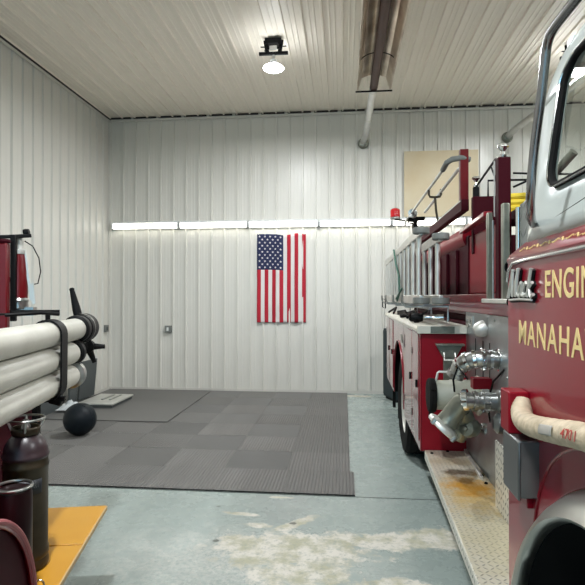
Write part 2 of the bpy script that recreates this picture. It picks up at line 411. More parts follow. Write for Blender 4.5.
# trims
mb = MB(); mb.box(XL, XR, YB-.045, YB-.02, ZC-.075, ZC-.035); tb = struct(mb.build('trim_1', 'trim', bevel=.003))
mb = MB()
x = XL+.02
while x < XR:
    mb.box(x, min(x+.40, XR), YB-.06, YB-.02, ZC-.034, ZC-.008); x += .457
mb.build('closure_strip', 'foam', tb)
mb = MB(); mb.box(XL+.02, XL+.045, YF, YB, ZC-.085, ZC-.05); tl = struct(mb.build('trim_2', 'trim', bevel=.003))
mb = MB(); mb.box(XL+.02, XL+.055, YF, YB-.05, ZC-.05, ZC-.015); mb.build('closure_strip', 'foam', tl)
mb = MB(); mb.box(XL+.0, XL+.035, YB-.04, YB-.0, 0, ZC-.08); struct(mb.build('trim_3', 'trim', bevel=.003))
mb = MB(); mb.box(XL, XR, YB-.03, YB-.019, 0, .05); struct(mb.build('baseboard_back', 'trim'))
mb = MB(); mb.box(XL+.019, XL+.03, YF, YB, 0, .05); struct(mb.build('baseboard_left', 'trim'))
# control joints sawn in the slab
mb = MB(); mb.box(XL, XR, 4.345, 4.353, 0, .0015); struct(mb.build('floor_joint', 'dark'))

# ------------------------------------------------------------------ rubber tiles
T = .598; X0 = XL+.07; Y1 = 8.93
def tile_mesh(direction):
    mb = MB(); n = 20; w = T-.0015; prof = []
    for i in range(n):
        a = w*i/n; q = w/n
        prof += [(a, .009), (a+q*.12, .0135), (a+q*.55, .0135), (a+q*.67, .009)]
    prof.append((w, .009))
    if direction: mb.sheet([[(a-w/2, -w/2, h) for a, h in prof], [(a-w/2, w/2, h) for a, h in prof]])
    else: mb.sheet([[(-w/2, a-w/2, h) for a, h in prof], [(w/2, a-w/2, h) for a, h in prof]])
    mb.add([(-w/2, -w/2, .0), (w/2, -w/2, 0), (w/2, w/2, 0), (-w/2, w/2, 0), (-w/2, -w/2, .009), (w/2, -w/2, .009), (w/2, w/2, .009), (-w/2, w/2, .009)],
           [(3, 2, 1, 0), (0, 1, 5, 4), (1, 2, 6, 5), (2, 3, 7, 6), (3, 0, 4, 7)])
    o = mb.build('rubber_floor_tile', 'tile', smooth=False); o.data.materials.append(M['mat_edge'])
    for p in list(o.data.polygons)[-4:]: p.material_index = 1
    return o
ta, tb_ = tile_mesh(1), tile_mesh(0)
first = {0: True, 1: True}
for r in range(8):
    for c in range(7):
        y = Y1-T*.964*(r+.5)+.045; x = X0+T*(c+.5)-.02
        if r == 7: x += .035
        d = 1 if (r+c) % 2 == 0 or c >= 6 or r == 7 else 0
        src = ta if d else tb_
        if first[d]: o = src; first[d] = False
        else: o = src.copy(); col.objects.link(o)
        o.scale = (1, .964, 1); o.location = (x, y, .0); o['kind'] = 'thing'
        if r == 7: tag(o, 'grey ribbed square rubber floor tile in the front row along the bare painted floor', 'floor tile', 'front row rubber floor tiles')
        elif c == 6: tag(o, 'grey ribbed rubber floor tile in the engine-side column, behind the front row', 'floor tile', 'engine side rubber floor tiles')
        else: tag(o, 'grey ribbed square rubber floor tile inside the field, behind the front row', 'floor tile', 'inner rubber floor tiles')
mb = MB(); mb.box(-4.05, -2.28, 6.62, 8.9, .0145, .028)
single(mb.build('exercise_mat', 'mat_top', bevel=.003), WORLD, 'thin dark grey exercise mat laid over the rubber tiles in the left corner', 'mat', (-3.1, 7.7, .0145))

# ------------------------------------------------------------------ ceiling and wall fittings
def strip_light(x0):
    t = thing('strip_light', '', 'light', WORLD, (x0+.61, 8.95, 2.9), 'fluorescent strip lights in one line along the back wall')
    mb = MB(); mb.box(x0+.01, x0+1.21, 8.90, 8.978, 2.935, 2.965); mb.box(x0+.02, x0+1.20, 8.955, 8.978, 2.84, 2.95); mb.build('housing', 'lamp_white', t, bevel=.004)
    poly = [(8.895-.055*math.sin(a)*1.0+.0, 2.935-.05*(1-math.cos(a))) for a in [0]]
    mb = MB(); pr = []
    for i in range(13):
        a = PI*i/12; pr.append((8.945-.055*math.sin(a), 2.888+.045*math.cos(a)))
    mb.prism(pr, lambda a, b_, h: (h, a, b_), x0+.03, x0+1.19); mb.build('lens', 'glow', t)
    for xe in (x0+.005, x0+1.19):
        mb = MB(); mb.box(xe, xe+.025, 8.885, 8.975, 2.838, 2.94); mb.build('end_cap', 'lamp_white', t, bevel=.006)
    return t
names = ['first from the left corner', 'second from the left corner', 'third from the left, just above and left over the flag', 'fourth from the left, above the right of the flag and beyond', 'partly behind the red beacon of the engine', 'behind the posts of the engine']
sl = strip_light(-4.09)
labs = ['fluorescent strip light on the back wall nearest the left corner', 'second fluorescent strip light from the left corner on the back wall',
        'fluorescent strip light on the back wall directly above the flag', 'fluorescent strip light on the back wall right of the flag, left of the red beacon',
        'fluorescent strip light on the back wall behind the red beacon and the ladder rack', 'fluorescent strip light on the back wall seen between the red posts of the engine',
        ]
for i in range(6):
    o = sl if i == 0 else copy_tree(sl)
    o.location = (-4.09+.61+i*1.222, 8.954, 2.9); o['label'] = labs[i]

def high_bay(x, y, label):
    t = thing('high_bay_light', label, 'light', WORLD, (x, y, ZC-.02), 'round high bay lights')
    br = MB(); br.box(x-.10, x+.10, y-.06, y+.06, 4.74, 4.805)
    for s in (-1, 1):
        br.bar((x+s*.10, y, 4.80), (x+s*.075, y, 4.64), .02, .05)
        br.bar((x+s*.05, y-.05, 4.80), (x+s*.10, y-.05, 4.64), .015, .015)
        br.box(x+s*.13-.03, x+s*.13+.03, y-.01, y+.01, 4.715, 4.725)
    br.bar((x-.18, y, 4.635), (x+.18, y, 4.635), .035, .035); br.bar((x-.08, y-.02, 4.69), (x+.08, y-.02, 4.69), .02, .02)
    b_ = br.build('mounting_bracket', 'black', t, bevel=.003)
    mb = MB(); mb.obox((x, y-.03, 4.69), (.09, .02, .05)); mb.build('junction_box', 'galv', b_)
    mb = MB(); mb.tube([(x+.018*math.cos(a), y, 4.595+.022*math.sin(a)) for a in [2*PI*i/12 for i in range(12)]], .005, 8, True)
    mb.cyl((x, y, 4.56), (x, y, 4.62), .007, n=10); mb.build('hook', 'galv', t)
    mb = MB(); mb.lathe((x, y, 4.485), (0, 0, 1), [(.045, 0), (.075, .006), (.07, .02), (.045, .035), (.04, .065), (.03, .075), (.015, .085)], 40); mb.build('housing', 'lamp_white', t)
    mb = MB(); mb.lathe((x, y, 4.425), (0, 0, 1), [(.0, 0), (.07, .004), (.115, .014), (.128, .026), (.118, .040), (.09, .050), (.05, .058)], 40, caps=False); mb.build('lens', 'led', t)
    L = bpy.data.lights.new('high_bay_lamp', 'AREA'); L.shape = 'DISK'; L.size = .2; L.energy = HB; L.color = (.95, .98, 1.0)
    lo = bpy.data.objects.new('lamp', L); col.objects.link(lo); lo.parent = t; lo.location = (0, 0, 4.42-(ZC-.02))
    return t
HB = 92
high_bay(-.86, 6.38, 'round high bay light hanging from a black bracket on the ceiling')
high_bay(2.88, 6.86, 'round high bay light on the ceiling seen through the engine cab side window')
for (x, y) in ((-.86, 1.0), (2.9, 1.0), (-.86, -3.6), (5.8, 3.0)):
    high_bay(x, y, 'round high bay light over the camera side of the garage')

# radiant tube heater
hx = .386
t = thing('tube_heater', 'long brown radiant tube heater with reflector hanging under the ceiling', 'heater', WORLD, (hx, 3.5, 4.3))
mb = MB(); secs = [(-.215, 4.305), (-.20, 4.320), (-.155, 4.470), (-.06, 4.505), (.06, 4.505), (.155, 4.470), (.20, 4.320), (.215, 4.305)]
mb.sheet([[(hx+a, y, z) for a, z in secs] for y in (0.4, 6.82)]); mb.build('reflector', 'reflector', t, solid=.003, smooth=False)
mb = MB(); mb.cyl((hx, .2, 4.360), (hx, 6.86, 4.360), .052, n=28); mb.build('burner_tube', 'tube_dark', t)
mb = MB(); mb.bar((hx-.235, 6.83, 4.298), (hx+.235, 6.83, 4.298), .014, .018); mb.build('end_bar', 'black', t)
for y in (6.05, 3.6, 1.2):
    mb = MB(); mb.tube([(hx+.21*math.cos(a)*1.0, y, 4.310+.13*math.sin(a)) for a in [PI*i/14 for i in range(15)]], .006, 8)
    mb.build('support_wire', 'black', t)
    mb = MB(); mb.tube([(hx-.21, y, 4.320), (hx-.21, y, 4.80)], .003, 6); mb.tube([(hx+.21, y, 4.320), (hx+.21, y, 4.80)], .003, 6); mb.build('hanger_chain', 'galv', t)
mb = MB(); mb.box(hx-.12, hx+.12, -.35, .25, 4.23, 4.49); mb.build('burner_box', 'galv', t, bevel=.01)
def vent(path, flare, label):
    t = thing('vent_pipe', label, 'vent pipe', WORLD, path[0])
    mb = MB(); mb.tube(path, .05, 20); mb.build('pipe', 'galv', t)
    for i in (1, 2):
        d = (Vector(path[1])-Vector(path[0])).normalized(); p = Vector(path[0])+d*(.05 if i == 1 else .62*(Vector(path[1])-Vector(path[0])).length)
        mb = MB(); mb.lathe(p, d, [(.051, 0), (.057, .01), (.057, .05), (.051, .06)], 20, caps=False); mb.build('joint_collar', 'alu', t)
    p = Vector(path[-1]); mb = MB(); mb.lathe(p, (0, 1, 0), [(.055, -.06), (.075, -.05), (.078, 0), (.09, .01), (.09, .03)], 24); mb.build('wall_collar', 'cast', t)
vent([(.385, 6.87, 4.35), (.355, 8.5, 4.29), (.335, 8.80, 4.275), (.325, 8.88, 4.255), (.325, 8.95, 4.245)], 1, 'galvanized vent pipe running from the tube heater into the back wall')
vent([(3.0, 5.6, 4.30), (2.72, 8.45, 4.30), (2.70, 8.75, 4.30), (2.69, 8.88, 4.29), (2.69, 8.95, 4.28)], 1, 'galvanized vent pipe entering the back wall above the engine cab side')

# flag hanging vertically: union upper left, thirteen vertical stripes
t = thing('flag', 'American flag hung vertically on the back wall under the strip lights', 'flag', WORLD, (-1.07, 8.955, 1.2))
fx0, fx1, fz0, fz1 = -1.492, -.650, 1.20, 2.725
def fy(x, z):
    u = (x-fx0)/(fx1-fx0); w = (fz1-z)/(fz1-fz0)
    return 8.962-.012*math.sin(u*17+.6*w)*(.4+.6*w)-.008*math.sin(u*31+2*w)-.006*math.sin(9*w+3*u)
def fz(x, z):
    u = (x-fx0)/(fx1-fx0); w = (z-fz0)/(fz1-fz0)
    return z+(.012*math.sin(u*9)-.012*abs(math.sin(u*PI*2.5)))*w
sw = (fx1-fx0)/13; ux1 = fx0+sw*7; uz0 = fz1-.615
def cloth(xa, xb, za, zb, nx, nz, dy=0):
    mb = MB(); mb.sheet([[(xa+(xb-xa)*i/nx, fy(xa+(xb-xa)*i/nx, za+(zb-za)*j/nz)-dy, fz(xa+(xb-xa)*i/nx, za+(zb-za)*j/nz)) for i in range(nx+1)] for j in range(nz+1)]); return mb
for i in range(13):
    xa = fx0+i*sw; top = uz0 if i < 7 else fz1
    cloth(xa, xa+sw, fz0, top, 6, 40).build('stripe', 'cloth_red' if i % 2 == 0 else 'cloth_white', t, solid=.002)
u_ = cloth(fx0, ux1, uz0, fz1, 30, 30).build('union', 'cloth_blue', t, solid=.002)
mb = MB()
for r in range(11):           # the union turned on its side: 11 rows of alternately 5 and 4 across
    n = 5 if r % 2 == 0 else 4
    for k in range(n):
        cx = fx0+(ux1-fx0)*((2*k+1) if n == 5 else (2*k+2))/10; cz = fz1-.615*(r+.8)/11.6
        R = .022; pts = []
        for q in range(10):
            a = PI/2+q*PI/5; rr = R if q % 2 == 0 else R*.42
            X = cx+rr*math.cos(a); Z = cz+rr*math.sin(a); pts.append((X, fy(X, Z)-.004, fz(X, Z)))
        mb.add([(cx, fy(cx, cz)-.0045, fz(cx, cz))]+pts, [(0, 1+q, 1+(q+1) % 10) for q in range(10)])
mb.build('stars', 'cloth_white', u_, smooth=False)
for x in (fx0+.03, -1.35, fx1-.03):
    mb = MB(); mb.cyl((x, 8.93, fz1-.01), (x, 8.98, fz1-.01), .008, n=10); mb.build('pin', 'chrome', t)

mb = MB(); mb.box(1.008, 2.225, 8.955, 8.976, 2.985, 4.09)
single(mb.build('plywood_sheet', 'ply', bevel=.002), WORLD, 'square bare plywood sheet fixed high on the back wall', 'plywood', (1.6, 8.97, 2.985))
def outlet(name, c, n, label, white):
    t = thing(name, label, 'electrical box', WORLD, c); c = Vector(c); mb = MB()
    if n == 'y': mb.box(c.x-.06, c.x+.06, c.y-.04, c.y, c.z-.06, c.z+.06)
    else: mb.box(c.x, c.x+.04, c.y-.06, c.y+.06, c.z-.06, c.z+.06)
    mb.build('box', 'outlet', t, bevel=.005)
    mb = MB()
    if n == 'y': mb.box(c.x-.022, c.x+.012, c.y-.046, c.y-.04, c.z-.03, c.z+.03)
    else: mb.box(c.x+.04, c.x+.046, c.y-.025, c.y+.02, c.z-.03, c.z+.03)
    mb.build('switch', 'outlet_white' if white else 'grey_panel', t)
outlet('outlet_box', (-3.068, 8.978, 1.078), 'y', 'small grey electrical box with white face low on the back wall', True)
outlet('outlet_box', (-4.16, 8.83, 1.09), 'x', 'small grey electrical box on the left wall near the corner', False)

# ------------------------------------------------------------------ things on the floor
def lump(c, r, k, seed, m, sz=1.0):
    mb = MB(); rnd = random.Random(seed); n1, n2 = 24, 40
    rows = []
    for i in range(n1+1):
        th = PI*i/n1; rows.append([(c[0]+r*math.sin(th)*math.cos(2*PI*j/n2), c[1]+r*math.sin(th)*math.sin(2*PI*j/n2), c[2]+r*sz*math.cos(th)) for j in range(n2+1)])
    mb.sheet(rows); return mb
t = thing('exercise_ball', 'dark navy round exercise ball resting on the rubber tiles', 'ball', WORLD, (-3.10, 5.93, .014))
lump((-3.10, 5.93, .014+.188), .188, 0, 1, 'ballblue').build('ball', 'ballblue', t)
mb = MB(); mb.tube([(-3.10+.1885*math.cos(a)*.96, 5.93-.1885*.28+0*a, .202+.1885*math.sin(a)*.96) for a in [2*PI*i/40 for i in range(40)]], .0015, 6, True); mb.build('seam', 'black', t)
t = thing('weighing_platform', 'low silver platform lying on the mat in the left corner', 'platform', WORLD, (-3.55, 7.75, .034))
mb = MB(); mb.box(-3.86, -3.32, 7.30, 8.05, .075, .10); mb.build('deck', 'alu_light', t, bevel=.006)
mb = MB(); mb.box(-3.84, -3.34, 7.315, 7.34, .034, .075); mb.box(-3.84, -3.34, 8.01, 8.03, .034, .075); mb.box(-3.35, -3.34, 7.34, 8.01, .034, .075); mb.box(-3.84, -3.83, 7.4, 8.1, .034, .075); mb.build('skirt', 'grey_panel', t)
mb = MB(); mb.box(-3.62, -3.58, 7.55, 7.95, .10, .112); mb.box(-3.50, -3.47, 7.55, 7.95, .10, .112); mb.build('grip_strip', 'dull_chrome', t)
mb = MB(); rnd = random.Random(3)
rows = [[(-4.0+.34*i/12, 6.95+.30*j/10, .036+.03+.12*math.sin(PI*i/12)*math.sin(PI*j/10)*rnd.uniform(.4, 1.1)) for i in range(13)] for j in range(11)]
mb.sheet(rows)
single(mb.build('plastic_wrap', 'plastic', smooth=False, solid=.002), WORLD, 'crumpled clear plastic wrap beside the silver platform', 'plastic wrap', (-3.8, 7.1, .036))
# flat items leaning at the left wall
mb = MB(); mb.obox((-4.075, 8.03, .034+.30), (.035, .50, .60), (0, math.radians(5), 0))
single(mb.build('leaning_board', 'grey_panel', bevel=.004), WORLD, 'dark grey board standing against the left wall nearest the back corner', 'board', (-4.09, 8.03, .03))
mb = MB(); mb.obox((-4.06, 7.55, .034+.2), (.04, .22, .45), (0, math.radians(5), 0))
single(mb.build('weight_stand', 'grey_panel', bevel=.004), WORLD, 'narrow grey stand against the left wall between the two leaning boards', 'stand', (-4.07, 7.55, .03))
mb = MB(); mb.obox((-4.06, 6.93, .034+.22), (.05, .62, .46), (0, math.radians(5), 0))
single(mb.build('leaning_board', 'grey_panel', bevel=.004), WORLD, 'wide dark board against the left wall seen under the white suction hoses', 'board', (-4.07, 6.93, .03))
# dark cabinet behind the truck
t = thing('storage_cabinet', 'tall dark green-black cabinet on the floor behind the engine', 'cabinet', Matrix.Translation((.98, 8.55, 0)) @ Matrix.Rotation(math.radians(-70), 4, 'Z'), (0, 0, 0))
mb = MB(); mb.box(-.23, .23, -.28, .28, .04, 1.13); mb.build('body', 'bluegrey', t, bevel=.01)
mb = MB(); mb.box(-.20, .20, -.25, .25, 0, .04); mb.build('plinth', 'black', t)
mb = MB(); mb.box(-.21, .21, -.295, -.281, .07, 1.10); d_ = mb.build('door', 'bluegrey', t, bevel=.004)
mb = MB(); mb.cyl((.16, -.31, .52), (.16, -.31, .66), .008, n=8); mb.build('handle', 'alu', d_)

# ================================================================== FIRE ENGINE (right)
E_ = thing('fire_engine', 'large maroon and white fire engine parked along the right side', 'fire truck', TR, (0, 0, 0))
def part(mb, name, m, parent=None, **k): return mb.build(name, m, parent or E_, **k)
W = 2.30        # overall width in truck coordinates (x from 0 to W)
# --- chassis
mb = MB(); mb.box(.42, 1.95, -.6, 7.25, .38, .62); mb.box(.40, 1.95, 2.15, 4.0, .52, 1.2); part(mb, 'chassis', 'dark')
# --- cab lower side with the wheel opening
FC = (1.12, .50)      # front wheel centre (y, z)
def fr_r(a):          # radius of the flare's outer edge, angle from +y
    a = abs(math.degrees(a)); a = a if a <= 90 else 180-a
    tab = [(-20, 1.0), (4, .925), (19.5, .832), (39.5, .757), (57, .724), (64, .714), (90, .70)]
    for (a0, r0), (a1, r1) in zip(tab, tab[1:]):
        if a0 <= a <= a1: return r0+(r1-r0)*(a-a0)/(a1-a0)
    return .7
arc = [(FC[0]+fr_r(a)*math.cos(a), FC[1]+fr_r(a)*math.sin(a)) for a in [math.radians(2+176*i/40) for i in range(41)]]
YR = 2.14; YN = -.75
poly = [(YR, .42), (YR, 1.775), (YN, 1.775), (YN, .42)] + [(arc[-1][0], .42)] + arc[::-1] + [(arc[0][0], .42)]
mb = MB(); mb.prism(poly, lambda a, b_, h: (h, a, b_), .10, .14)
mb.prism(poly, lambda a, b_, h: (h, a, b_), W-.14, W-.10)
# rear bulkhead, front panel, floor tunnel
mb.box(.14, W-.14, YR-.05, YR-.01, .62, 1.82); mb.box(.14, W-.14, YN, YN+.04, .55, 1.80); mb.box(.14, W-.14, YN, YR-.05, 1.18, 1.22)
cab = part(mb, 'cab_body', 'maroon', bevel=.006, angle=30)
# sloped shoulder above the belt moulding
mb = MB()
sh = [(.098, 1.772), (.094, 1.785), (.100, 1.80), (.120, 1.825), (.135, 1.845)]
rows = []
for (X_, Z_) in sh:
    f = (Z_-1.772)/.073; ye = 2.13-.13*f**1.5
    rows.append([(X_, ye-.0, Z_), (X_, 1.6, Z_), (X_, .6, Z_), (X_, YN+.02, Z_)])
mb.sheet(rows); rows2 = [[(W-p[0], p[1], p[2]) for p in r] for r in rows]
part(mb, 'cab_shoulder', 'maroon', cab, solid=.006)
mb = MB(); mb.sheet(rows2); part(mb, 'cab_shoulder', 'maroon', cab, solid=.006)
mb = MB(); mb.tube([(.10, 2.135, 1.70), (.098, 2.11, 1.745), (.096, 2.05, 1.768), (.094, 1.9, 1.771), (.094, 1.0, 1.771), (.094, YN, 1.771)], .0075, 10)
part(mb, 'belt_moulding', 'chrome', cab)
# gold scrollwork on the shoulder: linked curls
mb = MB(); y = 2.0; k = 0
while y > -.6:
    s = 1 if k % 2 else -1
    pts = [(.1085+.006*(q/6), y-.045*q/6, 1.812+s*.006*math.sin(PI*q/6*2)) for q in range(7)]
    pts = [(.0955+(p[2]-1.80)*.8, p[1], p[2]) for p in pts]
    mb.tube(pts, [.001, .002, .0026, .0028, .0024, .0016, .0008], 6); y -= .052; k += 1
part(mb, 'gold_scroll_stripe', 'gold', cab)
# embossed ring above the arch
mb = MB(); q_ = [(.099, 1.37+.486*math.cos(a), .76+.486*math.sin(a)) for a in [math.radians(-14+104*i/24) for i in range(25)]]; mb.tube(q_+[(.099, 2.24-p[1], p[2]) for p in q_[::-1]], .006, 8); part(mb, 'arch_bead', 'maroon', cab)
# --- flare: aluminium fender ring
mb = MB(); rows = []
secs = [(.0, .102), (.10, .085), (.35, .045), (.65, .012), (.9, -.006), (1.0, .0)]
N = 56
for (f, X_) in secs:
    row = []
    for i in range(N+1):
        a = math.radians(-12+204*i/N); ro = fr_r(math.copysign(max(abs(a if a <= PI/2 else PI-a), 0), 1)); ri = .635
        if a < 0 or a > PI: ro = fr_r(0)
        r = ro+(ri-ro)*f
        row.append((X_, FC[0]+r*math.cos(a), FC[1]+r*math.sin(a)))
    rows.append(row)
rows.append([(.03, FC[0]+.632*math.cos(math.radians(-12+204*i/N)), FC[1]+.632*math.sin(math.radians(-12+204*i/N))) for i in range(N+1)])
mb.sheet(rows); part(mb, 'fender_ring', 'fender_metal', solid=.003, angle=60)
mb = MB()
rows = [[(X_, FC[0]+.637*math.cos(math.radians(-25+230*i/40)), FC[1]+.637*math.sin(math.radians(-25+230*i/40))) for i in range(41)] for X_ in (.028, .62)]
mb.sheet(rows); mb.box(.60, .64, .2, 2.12, .05, 1.2); mb.box(.11, .62, 1.85, 1.87, .1, .6); part(mb, 'wheel_well', 'dark', solid=.004)
def wheel(cx, cy, cz, wid, r, par, sgn):
    mb = MB(); w2 = wid/2
    prof = [(r*.60, -w2*.80), (r*.80, -w2), (r*.95, -w2*.9), (r, -w2*.68), (r, -w2*.22), (r*.975, -w2*.2), (r*.975, -w2*.12), (r, -w2*.1), (r, w2*.1), (r*.975, w2*.12), (r*.975, w2*.2), (r, w2*.22), (r, w2*.68), (r*.95, w2*.9), (r*.80, w2), (r*.60, w2*.8)]
    mb.lathe((cx, cy, cz), (1, 0, 0), prof, 48, caps=False); ti = part(mb, 'tire', 'rubber')
    mb = MB(); e = -1 if sgn < 0 else 1
    mb.lathe((cx, cy, cz), (e, 0, 0), [(r*.61, w2*.8), (r*.62, w2*.7), (r*.56, w2*.55), (r*.50, w2*.2), (r*.25, w2*.1), (r*.22, w2*.45), (r*.15, w2*.55), (0, w2*.58)], 40, caps=False)
    rim = mb.build('rim', 'alu_light', ti)
    for k in range(10):
        a = 2*PI*k/10; mb = MB(); mb.cyl((cx+e*w2*.1, cy+r*.33*math.cos(a), cz+r*.33*math.sin(a)), (cx+e*w2*.3, cy+r*.33*math.cos(a), cz+r*.33*math.sin(a)), .014, n=8); mb.build('wheel_nut', 'dull_chrome', ti)
    return ti
wheel(.30, FC[0], .50, .28, .50, E_, -1); wheel(W-.27, FC[0], .50, .28, .50, E_, 1)
wheel(.17, 5.68, .52, .28, .52, E_, -1); wheel(.50, 5.68, .52, .28, .52, E_, -1); wheel(W-.17, 5.68, .52, .28, .52, E_, 1)
# --- upper cab (white), side sheet with the window hole
def xz(z):   # tumblehome
    tab = [(1.80, .120), (1.845, .135), (1.98, .148), (2.36, .200), (2.50, .235), (2.60, .30)]
    for (a0, r0), (a1, r1) in zip(tab, tab[1:]):
        if a0 <= z <= a1: return r0+(r1-r0)*(z-a0)/(a1-a0)
    return .30 if z > 2.6 else .12
WC = (1.32, 2.215)
inner = rrect(WC[0], WC[1], .515, .215, .085, 10)
yo0, yo1, zo0, zo1 = 2.0, .62, 1.838, 2.53
def rrect4(y0, y1, z0, z1, rads, n=10):
    pts = []
    for k, (cy, cz, sy, sz) in enumerate(((y1, z1, 1, 1), (y0, z1, -1, 1), (y0, z0, -1, -1), (y1, z0, 1, -1))):
        r = rads[k]
        for i in range(n+1):
            a = PI/2*k+PI/2*i/n; pts.append((cy-sy*r+r*math.cos(a), cz-sz*r+r*math.sin(a)))
    return pts
outer = rrect4(yo1, yo0, zo0, zo1, (.20, .01, .01, .01))
def side_sheet(flip):
    fx = (lambda x: W-x) if flip else (lambda x: x)
    rows = []
    for f in (0, .06, .35, .7, 1.0):
        row = []
        for p, o in zip(inner+[inner[0]], outer+[outer[0]]):
            y, z = p[0]+(o[0]-p[0])*f, p[1]+(o[1]-p[1])*f
            row.append((fx(xz(z)+(.012 if f == 0 else 0)), y, z))
        rows.append(row)
    mb = MB(); mb.sheet(rows)
    return mb
up = part(side_sheet(False), 'cab_upper_side', 'white_paint', solid=.012, angle=50)
part(side_sheet(True), 'cab_upper_side', 'white_paint', solid=.012, angle=50)
for flip in (False, True):
    fx = (lambda x: W-x) if flip else (lambda x: x)
    mb = MB(); mb.tube([(fx(xz(z)-.004), y, z) for y, z in inner], .012, 10, True); part(mb, 'window_gasket', 'rubber', up if not flip else None)
    mb = MB(); q = [(fx(xz(z)+.006), y, z) for y, z in inner]; mb.add(q, [tuple(range(len(q)))]); part(mb, 'side_window', 'glass', up if not flip else None, solid=.004, smooth=False)
mb = MB(); mb.tube([(xz(z)-.017, y, z) for y, z in rrect(WC[0], WC[1], .520, .220, .088, 10)], .0035, 6, True); part(mb, 'window_bright_trim', 'chrome', up)
mb = MB(); rows = []
for X_, Z_ in ((.235, 2.50), (.26, 2.545), (.34, 2.585), (.6, 2.62), (W/2, 2.64), (W-.6, 2.62), (W-.34, 2.585), (W-.26, 2.545), (W-.235, 2.50)):
    rows.append([(X_, y, Z_+dz) for y, dz in ((1.93, -.07), (1.86, -.01), (1.70, 0), (.6, 0), (-.2, -.02), (-.45, -.10))])
mb.sheet(rows); part(mb, 'cab_roof', 'white_paint', solid=.02, angle=60)
mb = MB(); 
for x in (.16, W-.16-.0): mb.bar((x, .60, 1.84), (x+(.1 if x < 1 else -.1), -.38, 2.50), .04, .05); mb.bar((x, -.6, 1.80), (x+(.1 if x < 1 else -.1), -.42, 2.45), .05, .05)
mb.box(.2, W-.2, -.46, -.40, 2.42, 2.50); mb.box(.13, W-.13, -.7, .65, 1.78, 1.84)
mb.box(.25, W-.25, 1.90, 1.95, 2.45, 2.55)
part(mb, 'cab_frame', 'white_paint', bevel=.005)
# thin seam on the white side
mb = MB(); mb.tube([(xz(1.905)-.0065, 1.99, 1.868), (xz(1.915)-.0065, 1.7, 1.90), (xz(1.95)-.0065, 1.2, 1.955)], .0015, 5); part(mb, 'door_seam', 'dark', up)
# seat and steering wheel inside
mb = MB(); mb.box(.35, .80, 1.05, 1.18, 1.4, 1.95); mb.box(.35, .8, .7, 1.15, 1.32, 1.45); mb.box(1.5, 1.95, 1.35, 1.50, 1.5, 2.05); mb.box(1.5, 1.95, .95, 1.45, 1.42, 1.55); part(mb, 'cab_seats', 'seat', bevel=.03)
# --- grab rail beside the cab door
mb = MB(); pts = [(.147, 1.98, 1.90), (.10, 1.86, 1.90), (.05, 1.72, 1.912), (.031, 1.664, 1.955), (.03, 1.629, 2.075), (.03, 1.572, 2.207), (.03, 1.540, 2.30), (.03, 1.522, 2.343), (.03, 1.485, 2.364), (.03, 1.40, 2.366), (.03, 1.31, 2.364), (.03, 1.0, 2.36), (.10, .95, 2.36), (.20, .94, 2.36)]
part(mb.tube(smooth(pts), .0135, 14), 'grab_rail', 'dark_chrome')
# --- lettering and badge
lettering('engine_lettering', 'ENGINE', 'gold', cab, (.0992, 1.738, 1.640), (0, -1, 0), (0, 0, 1), .084, 'ENGI', .244, spacing=1.12, bold=.012)
lettering('town_lettering', 'MANAHAWKIN', 'gold', cab, (.0992, 1.998, 1.472), (0, -1, 0), (0, 0, 1), .084, 'MANAHA', .535, spacing=1.15, bold=.006)
mb = MB()
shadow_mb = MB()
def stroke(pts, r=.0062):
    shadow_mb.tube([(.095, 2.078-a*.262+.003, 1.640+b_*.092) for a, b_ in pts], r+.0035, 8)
    mb.tube([(.086, 2.078-a*.262, 1.643+b_*.092) for a, b_ in pts], r, 8)
sl_ = lambda P: [(a+.12*b_, b_) for a, b_ in P]
stroke(sl_([(.0, -.05), (.06, .5), (.10, 1.05)]), .008); stroke(sl_([(.10, 1.05), (.14, .3), (.17, .0)]), .006); stroke(sl_([(.17, .0), (.26, .6), (.32, 1.08)]), .006); stroke(sl_([(.32, 1.08), (.32, .4), (.35, .0), (.42, .1)]), .008)
stroke(sl_([(.56, .45), (.50, .52), (.45, .35), (.44, .1), (.48, -.02), (.55, .12), (.57, .48), (.56, .1), (.62, .0)]), .006)
stroke(sl_([(.74, .42), (.70, .52), (.65, .4), (.63, .15), (.67, .0), (.75, .08)]), .006)
stroke(sl_([(.80, -.02), (.82, .5), (.84, 1.0)]), .007); stroke(sl_([(.93, .5), (.84, .28), (.95, -.04), (1.02, .06)]), .006)
stroke(sl_([(.05, -.16), (.5, -.12), (.98, -.14)]), .004)
part(mb, 'script_badge', 'alu_light', cab); part(shadow_mb, 'badge_shadow', 'black', cab)  # black strokes behind the letters paint the badge's shadow
mb = MB(); mb.lathe((.099, 1.99, 1.155), (-1, 0, 0), [(.012, 0), (.012, .003), (0, .005)], 14); part(mb, 'keyhole_cover', 'maroon', cab)

# --- hose holder: red bracket over a grey box at the cab's rear corner
mb = MB(); mb.box(.03, .10, 1.89, 1.99, 1.165, 1.31); part(mb, 'hose_bracket', 'red', bevel=.005)
mb = MB(); mb.box(.035, .115, 1.80, 1.95, .975, 1.165); mb.box(.03, .04, 1.79, 1.96, .97, 1.165); mb.box(.108, .125, 1.785, 1.80, .97, 1.165); gb = part(mb, 'step_light_box', 'grey_box', bevel=.005)
for z in (.995, 1.14):
    mb = MB(); mb.cyl((.116, 1.776, z), (.116, 1.786, z), .006, n=10); mb.build('screw', 'chrome', gb)
mb = MB(); mb.box(.080, .12, 1.86, 1.97, .92, .975); part(mb, 'bracket_foot', 'maroon', bevel=.004)

